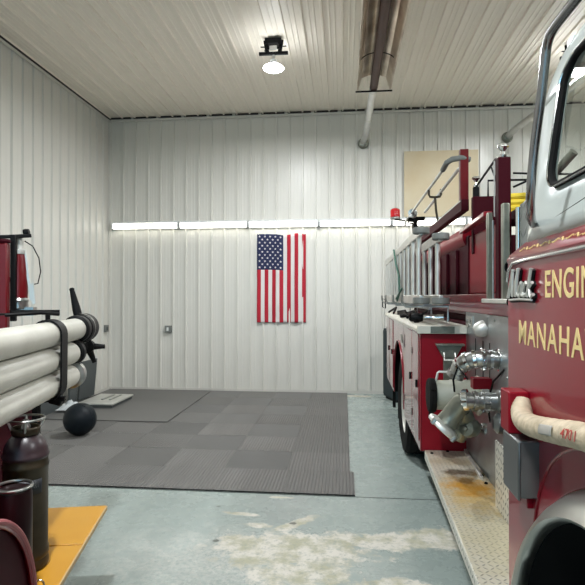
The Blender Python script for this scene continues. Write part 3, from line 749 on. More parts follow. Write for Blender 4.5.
# --- running board and kick plate
mb = MB(); mb.add([(.032, 3.955, .505), (-.018, 1.95, .505), (.34, 1.95, .505), (.34, 3.955, .505), (.032, 3.955, .513), (-.018, 1.95, .513), (.34, 1.95, .513), (.34, 3.955, .513)],
                  [(3, 2, 1, 0), (4, 5, 6, 7), (0, 1, 5, 4), (1, 2, 6, 5), (2, 3, 7, 6), (3, 0, 4, 7)])
ob = mb.build('running_board', 'tread_step', E_, smooth=False, bevel=.002)
for v in ob.data.vertices: v.co.y -= 2.55; 
ob.location.y += 2.55
mb = MB(); mb.add([(.030, 3.955, .45), (-.020, 1.95, .45), (-.012, 1.95, .45), (.038, 3.955, .45), (.030, 3.955, .508), (-.020, 1.95, .508), (-.012, 1.95, .508), (.038, 3.955, .508)],
                  [(3, 2, 1, 0), (4, 5, 6, 7), (0, 1, 5, 4), (1, 2, 6, 5), (2, 3, 7, 6), (3, 0, 4, 7)])
part(mb, 'running_board_lip', 'tread_side', ob if False else None, bevel=.002)
mb = MB(); mb.box(.262, .27, 2.0, 2.935, .513, .87); part(mb, 'kick_plate', 'tread_side', bevel=.002)
mb = MB(); mb.bar((.32, 3.95, .522), (.29, 3.35, .522), .02, .022); part(mb, 'board_inner_lip', 'alu_light', bevel=.003)
for (x, y) in ((.07, 3.87), (.19, 3.93), (.30, 3.28), (.31, 3.42)):
    mb = MB(); mb.lathe((x, y, .513), (0, 0, 1), [(.011, 0), (.011, .006), (.006, .01), (0, .01)], 10); part(mb, 'board_bolt', 'dark')

# --- pump panel
mb = MB(); mb.box(.33, .36, 2.14, 3.965, .515, 1.53); pp = part(mb, 'pump_panel', 'steel_panel', bevel=.003)
for (y, z0, z1) in ((3.66, .9, 1.36), (3.46, 1.0, 1.36), (3.30, .9, 1.36)):
    mb = MB(); mb.box(.327, .331, y, y+.006, z0, z1); mb.build('panel_seam', 'dark', pp)
mb = MB(); mb.lathe((.33, 3.40, 1.45), (-1, 0, -.45), [(.05, 0), (.052, .02), (.045, .055), (.03, .075), (0, .08)], 24); mb.build('panel_lamp', 'alu_light', pp)
mb = MB(); mb.box(.322, .331, 3.73, 3.93, 1.425, 1.505); mb.build('instruction_plate', 'alu', pp)
for (y, z) in ((3.88, 1.47), (3.82, 1.44), (3.77, 1.48)):
    mb = MB(); mb.lathe((.322, y, z), (-1, 0, 0), [(.014, 0), (.014, .006), (0, .008)], 12); mb.build('gauge', 'dull_chrome', pp)
for k, (y, z) in enumerate(((3.20, 1.50), (3.36, 1.51), (2.9, 1.5), (2.95, 1.2), (3.93, .95), (3.40, 1.12))):
    mb = MB(); mb.lathe((.33, y, z), (-1, 0, 0), [(.008, 0), (.008, .004), (0, .006)], 10); mb.build('rivet', 'dull_chrome', pp)
# --- band above the panel, ledge
mb = MB(); mb.box(.34, .44, 2.2, 7.3, 1.53, 1.66); part(mb, 'body_band', 'maroon', bevel=.004)
mb = MB(); mb.box(.26, .42, 2.6, 3.22, 1.605, 1.63); part(mb, 'tool_ledge', 'alu_light', bevel=.004)
mb = MB(); mb.box(.30, .42, 2.15, 2.62, 1.60, 1.84); part(mb, 'bulkhead_box', 'dark')

# --- large suction inlet with cap
mb = MB(); mb.lathe((.34, 3.60, .985), (-1, 0, 0), [(.13, 0), (.13, .02), (.105, .03), (.100, .16), (.104, .17), (.104, .19), (.098, .20), (.098, .315)], 40); si = part(mb, 'suction_inlet', 'cream')
mb = MB(); mb.lathe((.045, 3.58, .985), (-1, 0, 0), [(.110, 0), (.114, .01), (.114, .035), (.105, .045), (0, .048)], 40)
for k in range(3):
    a = k*2*PI/3+.5; mb.cyl((.02, 3.58+.1*math.cos(a), .985+.1*math.sin(a)), (.02, 3.58+.135*math.cos(a), .985+.135*math.sin(a)), .016, n=10)
mb.build('inlet_cap', 'rubber', si)
mb = MB(); mb.tube([(.05, 3.58, 1.07), (.065, 3.58, 1.135), (.075, 3.58, 1.142), (.20, 3.58, 1.142), (.205, 3.58, 1.13), (.205, 3.58, 1.07)], .008, 8); mb.build('inlet_handle', 'alu_light', si)
# --- upper discharge elbow
mb = MB(); 
P = [(.34, 3.12, 1.278), (.25, 3.12, 1.282), (.20, 3.13, 1.282), (.155, 3.16, 1.262), (.125, 3.19, 1.225), (.11, 3.21, 1.175)]
mb.tube(P, [.050, .050, .048, .048, .046, .044], 22); ue = part(mb, 'discharge_elbow', 'dull_chrome')
for i, (p, q, r) in enumerate((((.335, 3.12, 1.278), (-1, 0, 0), .066), ((.285, 3.12, 1.28), (-1, 0, 0), .058), ((.245, 3.12, 1.282), (-1, 0, 0), .061), ((.20, 3.13, 1.28), (-1, .2, -.2), .057), ((.165, 3.15, 1.268), (-1, .5, -.6), .055), ((.135, 3.18, 1.24), (-.7, .6, -1.), .054))):
    mb = MB(); mb.lathe(p, q, [(r-.01, -.012), (r, -.008), (r, .010), (r-.01, .014)], 24, caps=False); mb.build('coupling_ring', 'chrome', ue)
mb = MB(); mb.lathe((.115, 3.205, 1.195), (-.35, .35, -1), [(.03, 0), (.052, .003), (.052, .03), (.044, .034), (.040, .02), (.0, .018)], 24); mb.build('coupling_mouth', 'dull_chrome', ue)
for k in range(6):
    a = 2*PI*k/6; c = Vector((.245, 3.12, 1.28)); mb = MB(); mb.lathe(c+Vector((0, .055*math.cos(a), .055*math.sin(a))), (0, math.cos(a), math.sin(a)), [(.009, 0), (.009, .012), (0, .014)], 8); mb.build('lug', 'chrome', ue)
# --- lower discharge with gate valve and cast elbow
mb = MB(); mb.lathe((.34, 3.10, 1.045), (-1, 0, 0), [(.065, 0), (.065, .02), (.05, .03), (.05, .07), (.058, .075), (.058, .10), (.048, .105), (.048, .13), (.056, .135), (.056, .155), (.046, .16), (.046, .20)], 26); lv = part(mb, 'discharge_valve', 'dull_chrome')
for k in range(8):
    a = 2*PI*k/8; mb = MB(); mb.cyl((.268, 3.10+.060*math.cos(a), 1.045+.060*math.sin(a)), (.235, 3.10+.060*math.cos(a), 1.045+.060*math.sin(a)), .008, n=8); mb.build('flange_bolt', 'chrome', lv)
mb = MB(); mb.tube([(.165, 3.11, 1.045), (.145, 3.13, 1.04), (.125, 3.15, 1.015), (.100, 3.17, .975), (.068, 3.18, .925), (.048, 3.18, .895)], [.048, .054, .058, .058, .060, .066], 26); ce = part(mb, 'cast_elbow', 'cast')
mb = MB(); mb.lathe((.150, 3.125, 1.043), (-1, .4, -.2), [(.052, -.02), (.064, -.015), (.064, .012), (.056, .02)], 26); mb.build('elbow_collar', 'chrome', ce)
dv = Vector((-.66, .04, -.75)).normalized()
c0 = Vector((.030, 3.18, .872))
mb = MB(); mb.lathe(c0, dv, [(.062, -.03), (.098, -.014), (.102, -.008), (.102, .010), (.096, .016), (.076, .016), (.072, .0), (0, -.004)], 36); fl = mb.build('storz_flange', 'alu_light', ce)
R_ = rot_to(dv)
for k in range(4):
    a = PI/4+k*PI/2; p = c0+R_ @ Vector((.102*math.cos(a), .102*math.sin(a), 0)); mb = MB(); mb.lathe(p-dv*.012, dv, [(.014, 0), (.014, .03), (.008, .034)], 10); mb.build('flange_lug', 'dull_chrome', ce)
mb = MB(); mb.lathe((.175, 3.20, .865), (-.6, -.7, .1), [(.050, -.07), (.056, -.05), (.056, .0), (.045, .02), (.016, .028), (.014, .04), (0, .042)], 26); mb.tube([(.14, 3.18, .98), (.17, 3.22, .92), (.17, 3.27, .85), (.14, 3.30, .78)], [.05, .05, .048, .044], 18); mb.build('valve_drum', 'cast', ce)
mb = MB(); mb.tube([(.15, 3.07, 1.17), (.10, 3.10, 1.24), (.08, 3.13, 1.16), (.10, 3.2, 1.08)], .006, 8); mb.tube([(.33, 3.3, .88), (.30, 3.25, 1.0), (.31, 3.15, 1.15), (.33, 3.0, 1.24)], .006, 8); part(mb, 'drain_hose', 'black')
mb = MB(); mb.tube([(.31, 3.32, .86), (.28, 3.3, .86), (.28, 3.25, .83)], .012, 10); mb.lathe((.28, 3.25, .84), (0, -1, 0), [(.02, 0), (.02, .01), (0, .012)], 12); part(mb, 'drain_cock', 'chrome')
mb = MB(); mb.box(.22, .33, 3.25, 3.33, 1.085, 1.15); part(mb, 'red_valve_tag', 'red', bevel=.004)
mb = MB(); mb.lathe((.33, 3.05, .93), (-1, 0, 0), [(.06, 0), (.055, .03), (.03, .05), (0, .052)], 20); part(mb, 'blind_cap', 'grey_box')

# --- rear body (compartments)
YB0, YB1 = 3.965, 7.40
RC = (5.70, .57); rr_ = .60
arc = [(RC[0]+rr_*math.cos(a), RC[1]+rr_*math.sin(a)) for a in [math.radians(-4+188*i/32) for i in range(33)]]
poly = [(YB0, .50), (YB0, 1.395), (YB1, 1.395), (YB1, .52)] + [(arc[0][0], .52)] + arc + [(arc[-1][0], .50)]
for xs in ((0.0, .012), (W-.012, W)):
    mb = MB(); mb.prism(poly, lambda a, b_, h: (h, a, b_), *xs)
    if xs[0] < 1:
        mb.box(.012, .34, YB0, YB0+.03, .50, 1.395); mb.box(.012, .34, YB1-.03, YB1, .52, 1.395)
    rb = part(mb, 'compartment_body', 'maroon_gloss', bevel=.008, angle=30)
mb = MB(); mb.box(.02, .40, 4.05, 5.06, .52, 1.39); mb.box(.02, .40, 6.32, 7.36, .52, 1.39); mb.box(.02, .66, 5.0, 6.4, 1.18, 1.39); mb.box(.66, .70, 5.0, 6.4, .5, 1.39)
part(mb, 'body_core', 'dark')
# front face gets a deep red skin
mb = MB(); mb.box(.012, .33, YB0-.006, YB0-.001, .515, 1.385); part(mb, 'front_face_sheet', 'red')
# compartment doors on the near side
for (y0, y1, z0, z1) in ((4.02, 4.42, .56, 1.36), (4.44, 5.04, .56, 1.36), (6.38, 6.85, .56, 1.36), (6.87, 7.36, .56, 1.36)):
    mb = MB(); mb.box(-.006, -.001, y0, y1, z0, z1); d_ = part(mb, 'compartment_door', 'maroon_gloss', bevel=.003)
    mb = MB(); mb.box(-.020, -.006, y0+.06, y0+.08, .95, 1.01); mb.build('door_handle', 'black', d_, bevel=.003)
    for z in (.7, 1.2):
        mb = MB(); mb.cyl((-.008, y1-.01, z-.03), (-.008, y1-.01, z+.03), .006, n=8); mb.build('hinge', 'dull_chrome', d_)
mb = MB(); mb.tube([(-.004, RC[0]+rr_*math.cos(a)*1.01, RC[1]+rr_*math.sin(a)*1.01) for a in [math.radians(0+180*i/32) for i in range(33)]], .007, 8); part(mb, 'rear_arch_trim', 'maroon')
mb = MB(); mb.box(-.022, -.012, 5.10, 5.18, 1.20, 1.28); part(mb, 'side_marker', 'cast', bevel=.004)
mb = MB(); mb.box(.06, .10, 7.2, 7.23, .15, .6); mb.box(.06, .42, 6.42, 6.44, .18, .62); part(mb, 'mud_flap', 'rubber')
# aluminium cap over the compartments
mb = MB(); pr = [(-.028, 1.385), (-.030, 1.405), (-.018, 1.425), (.0, 1.432), (.33, 1.432), (.33, 1.41), (-.014, 1.385)]
mb.prism(pr, lambda a, b_, h: (a, h, b_), YB0-.03, YB1+.02); mb.box(-.024, .33, YB0-.045, YB0-.028, 1.372, 1.43); part(mb, 'compartment_cap', 'tread_top', bevel=.004)
mb = MB(); mb.box(.07, .24, YB0-.052, YB0-.045, 1.375, 1.425); part(mb, 'cap_label_plate', 'cast')
# folding step on the face
mb = MB(); mb.prism([(.105, 1.30), (.310, 1.30), (.255, 1.20), (.16, 1.20)], lambda a, b_, h: (a, h, b_), YB0-.03, YB0-.008)
mb.box(.105, .31, YB0-.07, YB0-.03, 1.285, 1.30); fs = part(mb, 'folding_step', 'cast', bevel=.003)
mb = MB(); mb.tube([(.17, YB0-.03, 1.23), (.165, YB0-.055, 1.18), (.25, YB0-.055, 1.18), (.245, YB0-.03, 1.23)], .008, 8); mb.build('step_handle', 'alu_light', fs)
mb = MB(); mb.box(.165, .255, YB0-.02, YB0-.008, .90, 1.20); mb.build('step_stem', 'cast', fs)
# --- hose bed above
mb = MB(); mb.box(.36, .40, 4.02, 7.35, 1.62, 2.10); mb.box(W-.40, W-.36, 4.02, 7.35, 1.43, 2.10); mb.box(.40, W-.40, 4.02, 4.06, 1.43, 2.10); mb.box(.40, W-.40, 4.02, 7.35, 1.42, 1.50); mb.box(.36, W-.36, 7.3, 7.35, .6, 2.0)
mb.box(.34, W-.34, 4.0, 7.3, .62, 1.45)
hb = part(mb, 'hose_bed', 'darkred', bevel=.01)
for y in [4.35+.42*i for i in range(7)]:
    mb = MB(); mb.box(.335, .36, y, y+.05, 1.66, 2.02); mb.build('bed_rib', 'darkred', hb, bevel=.006)
mb = MB(); mb.cyl((.44, 4.10, 2.10), (.44, 7.2, 2.10), .105, n=28); part(mb, 'rolled_bed_cover', 'red')
mb = MB(); mb.box(.37, .43, 3.30, 4.12, 1.66, 2.09); up2 = part(mb, 'pump_house_side', 'red', bevel=.012)
mb = MB(); mb.box(.37, 1.9, 2.2, 4.0, 1.25, 1.62); mb.box(.9, 1.9, 2.6, 3.9, 1.6, 1.95); part(mb, 'pump_house', 'darkred')
mb = MB(); mb.box(.37, .40, 3.28, 3.31, 1.66, 2.02); part(mb, 'pump_house_trim', 'maroon')
mb = MB(); mb.bar((.32, 4.02, 2.125), (.30, 3.22, 2.135), .05, .03); part(mb, 'sloped_rail', 'maroon', bevel=.006)
mb = MB(); mb.box(.36, .58, 3.86, 3.92, 1.95, 2.36); part(mb, 'seat_back_panel', 'darkred', bevel=.006)
mb = MB(); mb.box(.300, .355, 3.965, 7.3, 2.275, 2.360); bm_ = part(mb, 'bed_top_rail', 'darkred', bevel=.004)
mb = MB(); mb.box(.297, .300, 4.0, 5.2, 2.348, 2.356); mb.build('rail_strip', 'alu_light', bm_)
for y in (5.4, 6.4, 7.25):
    mb = MB(); mb.box(.315, .345, y, y+.03, 2.0, 2.33); mb.build('rail_post', 'darkred', bm_)
def post(x, y, w, z0, z1, m, name, cap=True, cr=.05):
    mb = MB(); mb.box(x-w/2, x+w/2, y-w/2, y+w/2, z0, z1); p = part(mb, name, m, bevel=.004)
    if cap:
        mb = MB(); mb.lathe((x, y, z1), (0, 0, 1), [(w*.45, 0), (w*.5, .012), (w*.28, .02), (w*.22, .035), (cr*.7, .055), (cr, .062), (cr*.9, .075), (0, .08)], 20); mb.build('post_cap', 'chrome', p)
post(.35, 4.12, .062, 2.30, 2.765, 'deep_red', 'tall_post', False)
post(.345, 3.07, .068, 1.63, 2.425, 'darkred', 'grab_post', True, .034)
post(.42, 4.03, .04, 2.0, 2.46, 'black', 'rear_post', True, .03)
mb = MB(); mb.box(.303, .309, 3.10, 3.105, 2.1, 2.42); part(mb, 'post_edge_trim', 'alu_light')
# channels and posts beside the cab
for (x, y, w, z0, z1, m) in ((.29, 3.15, .030, 1.63, 2.13, 'cast'), (.30, 2.87, .036, 1.61, 2.135, 'cast'), (.335, 2.98, .05, 1.63, 2.10, 'darkred')):
    mb = MB(); mb.box(x-w/2, x+w/2, y-.02, y+.02, z0, z1); part(mb, 'equipment_upright', m, bevel=.006)
mb = MB(); mb.cyl((.345, 2.80, 1.62), (.345, 2.80, 2.10), .014, n=12); part(mb, 'hand_rod', 'chrome')
mb = MB(); mb.cyl((.30, 3.11, 1.63), (.30, 3.11, 2.08), .006, n=12); mb.cyl((.40, 3.25, 1.63), (.40, 3.25, 2.08), .02, n=12); part(mb, 'rear_hand_rod', 'dull_chrome')
mb = MB(); mb.box(.34, .37, 2.16, 2.76, 1.84, 2.11); tp = part(mb, 'tread_side_panel', 'tread_vert', bevel=.003)
mb = MB(); mb.lathe((.34, 2.62, 2.045), (-1, 0, 0), [(.016, 0), (.014, .012), (0, .014)], 12); mb.build('panel_knob', 'black', tp)
for (y, z, r) in ((2.46, 1.776, .028), (2.45, 1.617, .020)):
    mb = MB(); mb.lathe((.337, y+.085, z), (-1, -.6, 0), [(r, 0), (r, .16), (r*.8, .16), (r*.8, .04), (0, .04)], 20); part(mb, 'intake_pipe', 'black')
mb = MB(); mb.box(.36, .9, 2.2, 2.75, 1.62, 1.84); part(mb, 'engine_cover', 'dark')
# raised rails above the ladders
mb = MB(); mb.tube([(.22, 7.13, 2.60), (.22, 7.0, 2.643), (.22, 4.22, 2.651)], .013, 12); part(mb, 'rack_rail', 'galv')
mb = MB(); mb.tube([(.33, 6.05, 2.60), (.33, 4.20, 2.638), (.345, 4.14, 2.64)], .014, 12); part(mb, 'rack_rail', 'galv')
mb = MB(); mb.tube([(.22, 4.26, 2.650), (.225, 4.12, 2.672), (.26, 4.10, 2.69), (.33, 4.10, 2.70), (.395, 4.12, 2.69)], .022, 12); part(mb, 'rubber_hand_grip', 'seat')
def yoke(y, z, s):
    mb = MB(); mb.tube([(.22, y, z), (.22, y, z-.05), (.23, y, z-.07), (.275, y, z-.075), (.32, y, z-.07), (.33, y, z-.05), (.33, y, z)], .011, 8)
    mb.tube([(.275, y, z-.075), (.285, y, z-.2), (.30, y, 2.35)], .011, 8); part(mb, 'rail_yoke', 'steel_dark')
yoke(5.0, 2.645, 1); yoke(6.75, 2.645, 1)
mb = MB(); mb.bar((.22, 6.7, 2.62), (.42, 6.7, 2.62), .03, .05); mb.bar((.3, 6.7, 2.62), (.34, 6.7, 2.33), .05, .03); part(mb, 'rack_bracket', 'dark')
mb = MB(); mb.lathe((.255, 6.45, 2.64), (-.3, -1, 0), [(.02, 0), (.05, .03), (.055, .09), (.05, .10), (0, .09)], 18); part(mb, 'rear_spotlight', 'dull_chrome')
# thin bars behind the posts
mb = MB(); mb.tube([(.42, 4.03, 2.46), (.42, 3.5, 2.53), (.40, 3.25, 2.47)], .008, 8); mb.tube([(.42, 3.6, 2.50), (.42, 3.45, 2.35)], .006, 8); mb.tube([(.40, 3.07, 2.34), (.55, 3.05, 2.325), (.75, 3.0, 2.31)], .006, 8)
mb.tube([(.40, 3.07, 2.26), (.47, 3.05, 2.29), (.53, 3.05, 2.325)], .006, 8); mb.tube([(.5, 4.0, 2.36), (.5, 4.0, 2.50), (.8, 4.0, 2.50)], .008, 8); part(mb, 'deck_rails', 'black')
mb = MB(); mb.tube([(.68, 2.95, 2.42), (.5, 3.22, 2.16)], .024, 14); part(mb, 'deck_gun_pipe', 'cast')
mb = MB(); mb.box(.40, .75, 2.75, 3.4, 2.08, 2.13); part(mb, 'deck_plate', 'darkred', bevel=.004)
# beacon
bz = 2.70
mb = MB(); mb.bar((.10, 7.3, 2.70), (.36, 7.3, 2.67), .02, .02); mb.bar((.36, 7.3, 2.67), (.36, 7.25, 2.05), .025, .025); part(mb, 'beacon_arm', 'dark')
mb = MB(); mb.lathe((.105, 7.3, bz), (0, 0, 1), [(.06, 0), (.07, .01), (.07, .03), (.062, .035)], 24); bb_ = part(mb, 'beacon', 'dull_chrome')
mb = MB(); mb.lathe((.105, 7.3, bz+.035), (0, 0, 1), [(.066, 0), (.067, .08), (.062, .105), (.04, .12), (0, .124)], 24); mb.build('red_dome', 'lens_red', bb_)
# rear step
mb = MB(); mb.box(.1, W-.1, 7.4, 7.75, .45, .50); part(mb, 'tailboard', 'alu')
# clutter brackets over the compartments
mb = MB()
for y in (7.25, 6.5, 5.4, 4.5):
    mb.tube([(.30, y, 1.43), (.30, y, 1.56), (-.05, y, 1.56), (-.08, y, 1.60), (-.08, y, 1.66)], .012, 8)
mb.tube([(.10, 4.15, 1.55), (.10, 7.3, 1.55)], .010, 8); part(mb, 'ladder_bracket', 'dull_chrome')
mb = MB(); mb.tube([(-.06, 7.42, 1.62), (-.06, 7.42, 1.50), (-.02, 7.42, 1.48), (-.02, 7.42, 1.60)], .009, 8, True); part(mb, 'ladder_catch', 'black')

# ---- ladders hung on their side: separate things
def ladder(name, X_, y0, y1, z0, z1, label, n, m='alu'):
    t = thing(name, label, 'ladder', TR, (X_, (y0+y1)/2, z0), 'aluminium ladders on the engine side')
    for z, nm in ((z0+.035, 'bottom_rail'), (z1-.035, 'top_rail')):
        mb = MB(); mb.box(X_-.016, X_+.016, y0+.02, y1, z-.035, z+.035); mb.build('side_rail', m, t, bevel=.006)
        mb = MB(); mb.lathe((X_, y0+.03, z-.022 if z > 1.8 else z-.030), (0, 0, 1), [(.054, 0), (.060, .006), (.060, .040), (.056, .046)], 24); mb.build('rail_end_cap', 'seat', t)
    for i in range(n):
        y = y0+.16+(y1-y0-.3)*i/(n-1)
        mb = MB(); mb.cyl((X_, y, z0+.06), (X_, y, z1-.06), .019, n=14); mb.build('rung', 'alu_light', t)
    return t
ladder('extension_ladder', .0, 3.86, 7.62, 1.585, 2.155, 'outer aluminium ladder hung on edge along the maroon engine body', 11)
ladder('roof_ladder', .115, 3.72, 7.0, 1.585, 2.095, 'inner aluminium ladder nested between the outer ladder and the engine', 10)
# rope on the ladder
mb = MB(); mb.tube([(-.035, 6.3-.001*i*0, 2.10-.55*i/10+.0) if i % 2 else (-.035, 6.15+.05*i, 2.10-.045*i) for i in range(11)], .008, 8)
mb = MB(); mb.tube([(-.03, 5.9, 2.16), (-.035, 5.6, 2.0), (-.03, 5.3, 1.85), (-.035, 5.2, 1.68), (-.03, 5.5, 1.60)], .010, 8); mb.tube([(-.03, 5.0, 1.72), (-.04, 5.5, 1.62)], .009, 8)
single(mb.build('rope', mat('green_rope', (.03, .10, .07), .8)), TR, 'dark green rope looped on the outer ladder', 'rope', (-.03, 5.5, 1.6))
# nozzle on the cap
t = thing('hose_nozzle', 'chrome and black hose nozzle lying on the compartment top', 'nozzle', TR, (.12, 4.25, 1.432))
mb = MB(); mb.lathe((.07, 4.32, 1.475), (1, -.15, .02), [(.018, 0), (.022, .02), (.022, .10), (.026, .12), (.026, .16), (.0, .165)], 20); mb.build('barrel', 'chrome', t)
mb = MB(); mb.lathe((.07, 4.32, 1.475), (-1, .15, -.02), [(.03, 0), (.036, .02), (.036, .06), (.03, .09), (.0, .09)], 20); mb.tube([(.03, 4.34, 1.475), (.03, 4.30, 1.445), (.0, 4.28, 1.445)], .012, 8); mb.build('bumper', 'black', t)
mb = MB(); mb.cyl((.0, 4.5, 1.455), (.1, 4.9, 1.455), .022, n=14)
single(mb.build('hose_wrench', 'dark'), TR, 'dark tool handle lying on the compartment top behind the nozzle', 'tool', (.05, 4.7, 1.433))
mb = MB()
for k, (x, y) in enumerate(((.02, 5.0), (.10, 5.15), (.20, 4.95), (.05, 5.6), (.16, 5.7), (.0, 6.3), (.12, 6.4))):
    mb.tube([(x, y, 1.449), (x+.05, y+.25, 1.47+.02*(k % 3)), (x-.02, y+.45, 1.449)], .014, 8)
mb.tube([(-.02, 5.2, 1.448), (.25, 5.6, 1.462), (.05, 6.1, 1.448), (.22, 6.6, 1.45)], .012, 8)
single(mb.build('webbing_bundle', 'black'), TR, 'tangle of black straps lying on the compartment top under the ladders', 'straps', (.1, 5.6, 1.433))
# yellow folded hose on the deck
mb = MB()
for i in range(4): mb.tube([(.42, 3.38-.001*i, 2.155+.035*i), (.60, 3.34, 2.155+.035*i), (.78, 3.30, 2.155+.035*i)], .022, 10)
single(mb.build('yellow_hose', 'yellow'), TR, 'yellow folded fire hose behind the dark post next to the cab', 'hose', (.6, 3.34, 2.13))

# beige hose along the cab
t = thing('booster_hose', 'worn beige hose with red stencilled number running along the cab side', 'hose', TR, (.05, 1.6, 1.2))
HP = [(.078, 1.900, 1.285), (.072, 1.885, 1.262), (.062, 1.85, 1.240), (.052, 1.79, 1.233), (.047, 1.72, 1.238), (.048, 1.646, 1.247), (.048, 1.50, 1.272), (.048, 1.342, 1.300), (.048, 1.1, 1.325), (.048, .6, 1.33), (.048, .0, 1.33)]
Q = []
for i in range(len(HP)-1):     # smooth the path
    for k in range(6):
        t_ = k/6; p0 = Vector(HP[max(i-1, 0)]); p1 = Vector(HP[i]); p2 = Vector(HP[i+1]); p3 = Vector(HP[min(i+2, len(HP)-1)])
        Q.append(.5*((2*p1)+(-p0+p2)*t_+(2*p0-5*p1+4*p2-p3)*t_*t_+(-p0+3*p1-3*p2+p3)*t_**3))
Q.append(Vector(HP[-1]))
rs = [min(.034, .024+.0012*i)+(.0012 if i % 2 else 0) for i in range(len(Q))]
mb = MB(); mb.tube(Q, rs, 24); hz_ = mb.build('hose_body', 'hose_beige', t, angle=60)
def on_hose(y):   # centre of the hose at a given y
    for a, b_ in zip(Q, Q[1:]):
        if b_.y <= y <= a.y: return a+(b_-a)*((a.y-y)/(a.y-b_.y))
def wrap(y0, y1, zlo, zhi, name, m):
    mb = MB(); rows = []
    for i in range(9):
        y = y0+(y1-y0)*i/8; c = on_hose(y); rows.append([(c.x-.0385*math.cos(a), y, c.z+.0385*math.sin(a)) for a in [zlo+(zhi-zlo)*k/8 for k in range(9)]])
    mb.sheet(rows); return mb.build(name, m, t, solid=.001)
wrap(1.545, 1.45, -.25, .5, 'grey_tag', 'label_grey')
lo = lettering('stencilled_number', '4701', 'red_ink', t, (0, 0, 0), (0, -1, 0), (0, 0, 1), .026, '4701', .085, ext=.0002, bold=.008)
off = OFF[t.name]
for v in lo.data.vertices:
    p = v.co+off; y = 1.39+p.y; c = on_hose(y); a = (p.z-.008)/.038
    v.co = Vector((c.x-(.0382-p.x*.5)*math.cos(a), y, c.z+.0382*math.sin(a)))-off

# ================================================================== OLDER TRUCK (left)
A_ = thing('antique_fire_truck', 'older red truck at the left edge with orange wooden running board', 'fire truck', LT, (0, 0, 0))
def apart(mb, name, m, parent=None, **k): return mb.build(name, m, parent or A_, **k)
mb = MB(); mb.box(.02, .487, .2, 2.275, .475, .498); mb.box(.02, .487, 2.283, 2.735, .475, .498); wb = apart(mb, 'wooden_running_board', 'wood', bevel=.004)
mb = MB(); mb.box(.484, .492, .2, 2.735, .474, .496); apart(mb, 'board_edge', 'wood_edge', wb, bevel=.002)
mb = MB(); mb.box(.05, .40, .3, 2.7, .40, .474); mb.box(-1.4, .05, -1.5, 2.75, .35, .62); apart(mb, 'chassis', 'dark')
mb = MB(); mb.box(-1.5, .06, -1.5, 2.86, .62, 1.12); apart(mb, 'body_side', 'darkred', bevel=.01)
mb = MB(); mb.box(.10, .125, 2.72, 2.78, .5, 1.12); apart(mb, 'corner_bracket', 'dark')
# fender: solid curved guard over the wheel
fc = (1.30, .50)
mb = MB(); n = 48; prof = [(.02, .44), (.20, .475), (.40, .480), (.440, .478), (.455, .468), (.452, .455)]
rows = [[(X_, fc[0]+r*math.cos(a), fc[1]+r*math.sin(a)) for a in [math.radians(-14+208*i/n) for i in range(n+1)]] for X_, r in prof]
mb.sheet(rows); apart(mb, 'fender', 'maroon', solid=.008, angle=60)
mb = MB(); mb.lathe((.43, fc[0], fc[1]), (1, 0, 0), [(.455, 0), (.455, .012), (0, .012)], 64); apart(mb, 'fender_skirt', 'darkred')
mb = MB(); mb.tube([(.455, fc[0]+.474*math.cos(a), fc[1]+.474*math.sin(a)) for a in [math.radians(-14+208*i/60) for i in range(61)]], .011, 10); apart(mb, 'fender_bead', mat('highlight_red_bead', (.36, .09, .10), .5))  # paler pinkish red paints the highlight along the fender rim
mb = MB(); mb.box(-1.4, .42, .55, 2.05, .1, .47); apart(mb, 'underbody', 'dark')
for yy in (fc[0],):
    mb = MB(); mb.lathe((.25, yy, .46), (1, 0, 0), [(.25, -.1), (.42, -.1), (.46, -.05), (.46, .05), (.42, .1), (.25, .1), (.0, .05)], 36); apart(mb, 'wheel', 'rubber')
# red post and black cross bars at the hose rack
mb = MB(); mb.box(-.135, -.088, 2.86, 2.91, 1.10, 1.945); rp = apart(mb, 'rack_post', 'deep_red', bevel=.008)
mb = MB(); mb.lathe((-.112, 2.885, 1.945), (0, 0, 1), [(.03, 0), (.034, .01), (.03, .022), (0, .024)], 16); mb.build('post_cap', 'darkred', rp)
mb = MB(); mb.box(-.10, -.07, 2.93, 2.96, 1.50, 2.0); mb.bar((-.20, 2.92, 1.98), (.0, 2.98, 2.0), .03, .02); mb.bar((-.25, 2.90, 1.74), (-.08, 2.95, 1.74), .03, .03); apart(mb, 'lamp_bracket', 'black', bevel=.004)
mb = MB(); mb.tube([(-.3, 2.90, 1.555), (.0, 2.95, 1.555), (.16, 2.98, 1.555)], .010, 10); mb.tube([(-.3, 2.2, 1.55), (.16, 2.88, 1.55)], .006, 8); mb.tube([(.05, 2.5, 1.55), (.20, 2.56, 1.56), (.27, 2.62, 1.55)], .010, 8); mb.tube([(.12, 2.9, 1.56), (.12, 2.9, 1.10)], .014, 8); apart(mb, 'rack_crossbar', 'black')
mb = MB(); mb.tube([(.18, 1.0, 1.145), (.18, 3.0, 1.145)], .016, 10); mb.bar((.03, 2.5, 1.13), (.34, 2.5, 1.13), .03, .02); mb.bar((.03, 1.4, 1.13), (.34, 1.4, 1.13), .03, .02); apart(mb, 'rack_shelf', 'black')

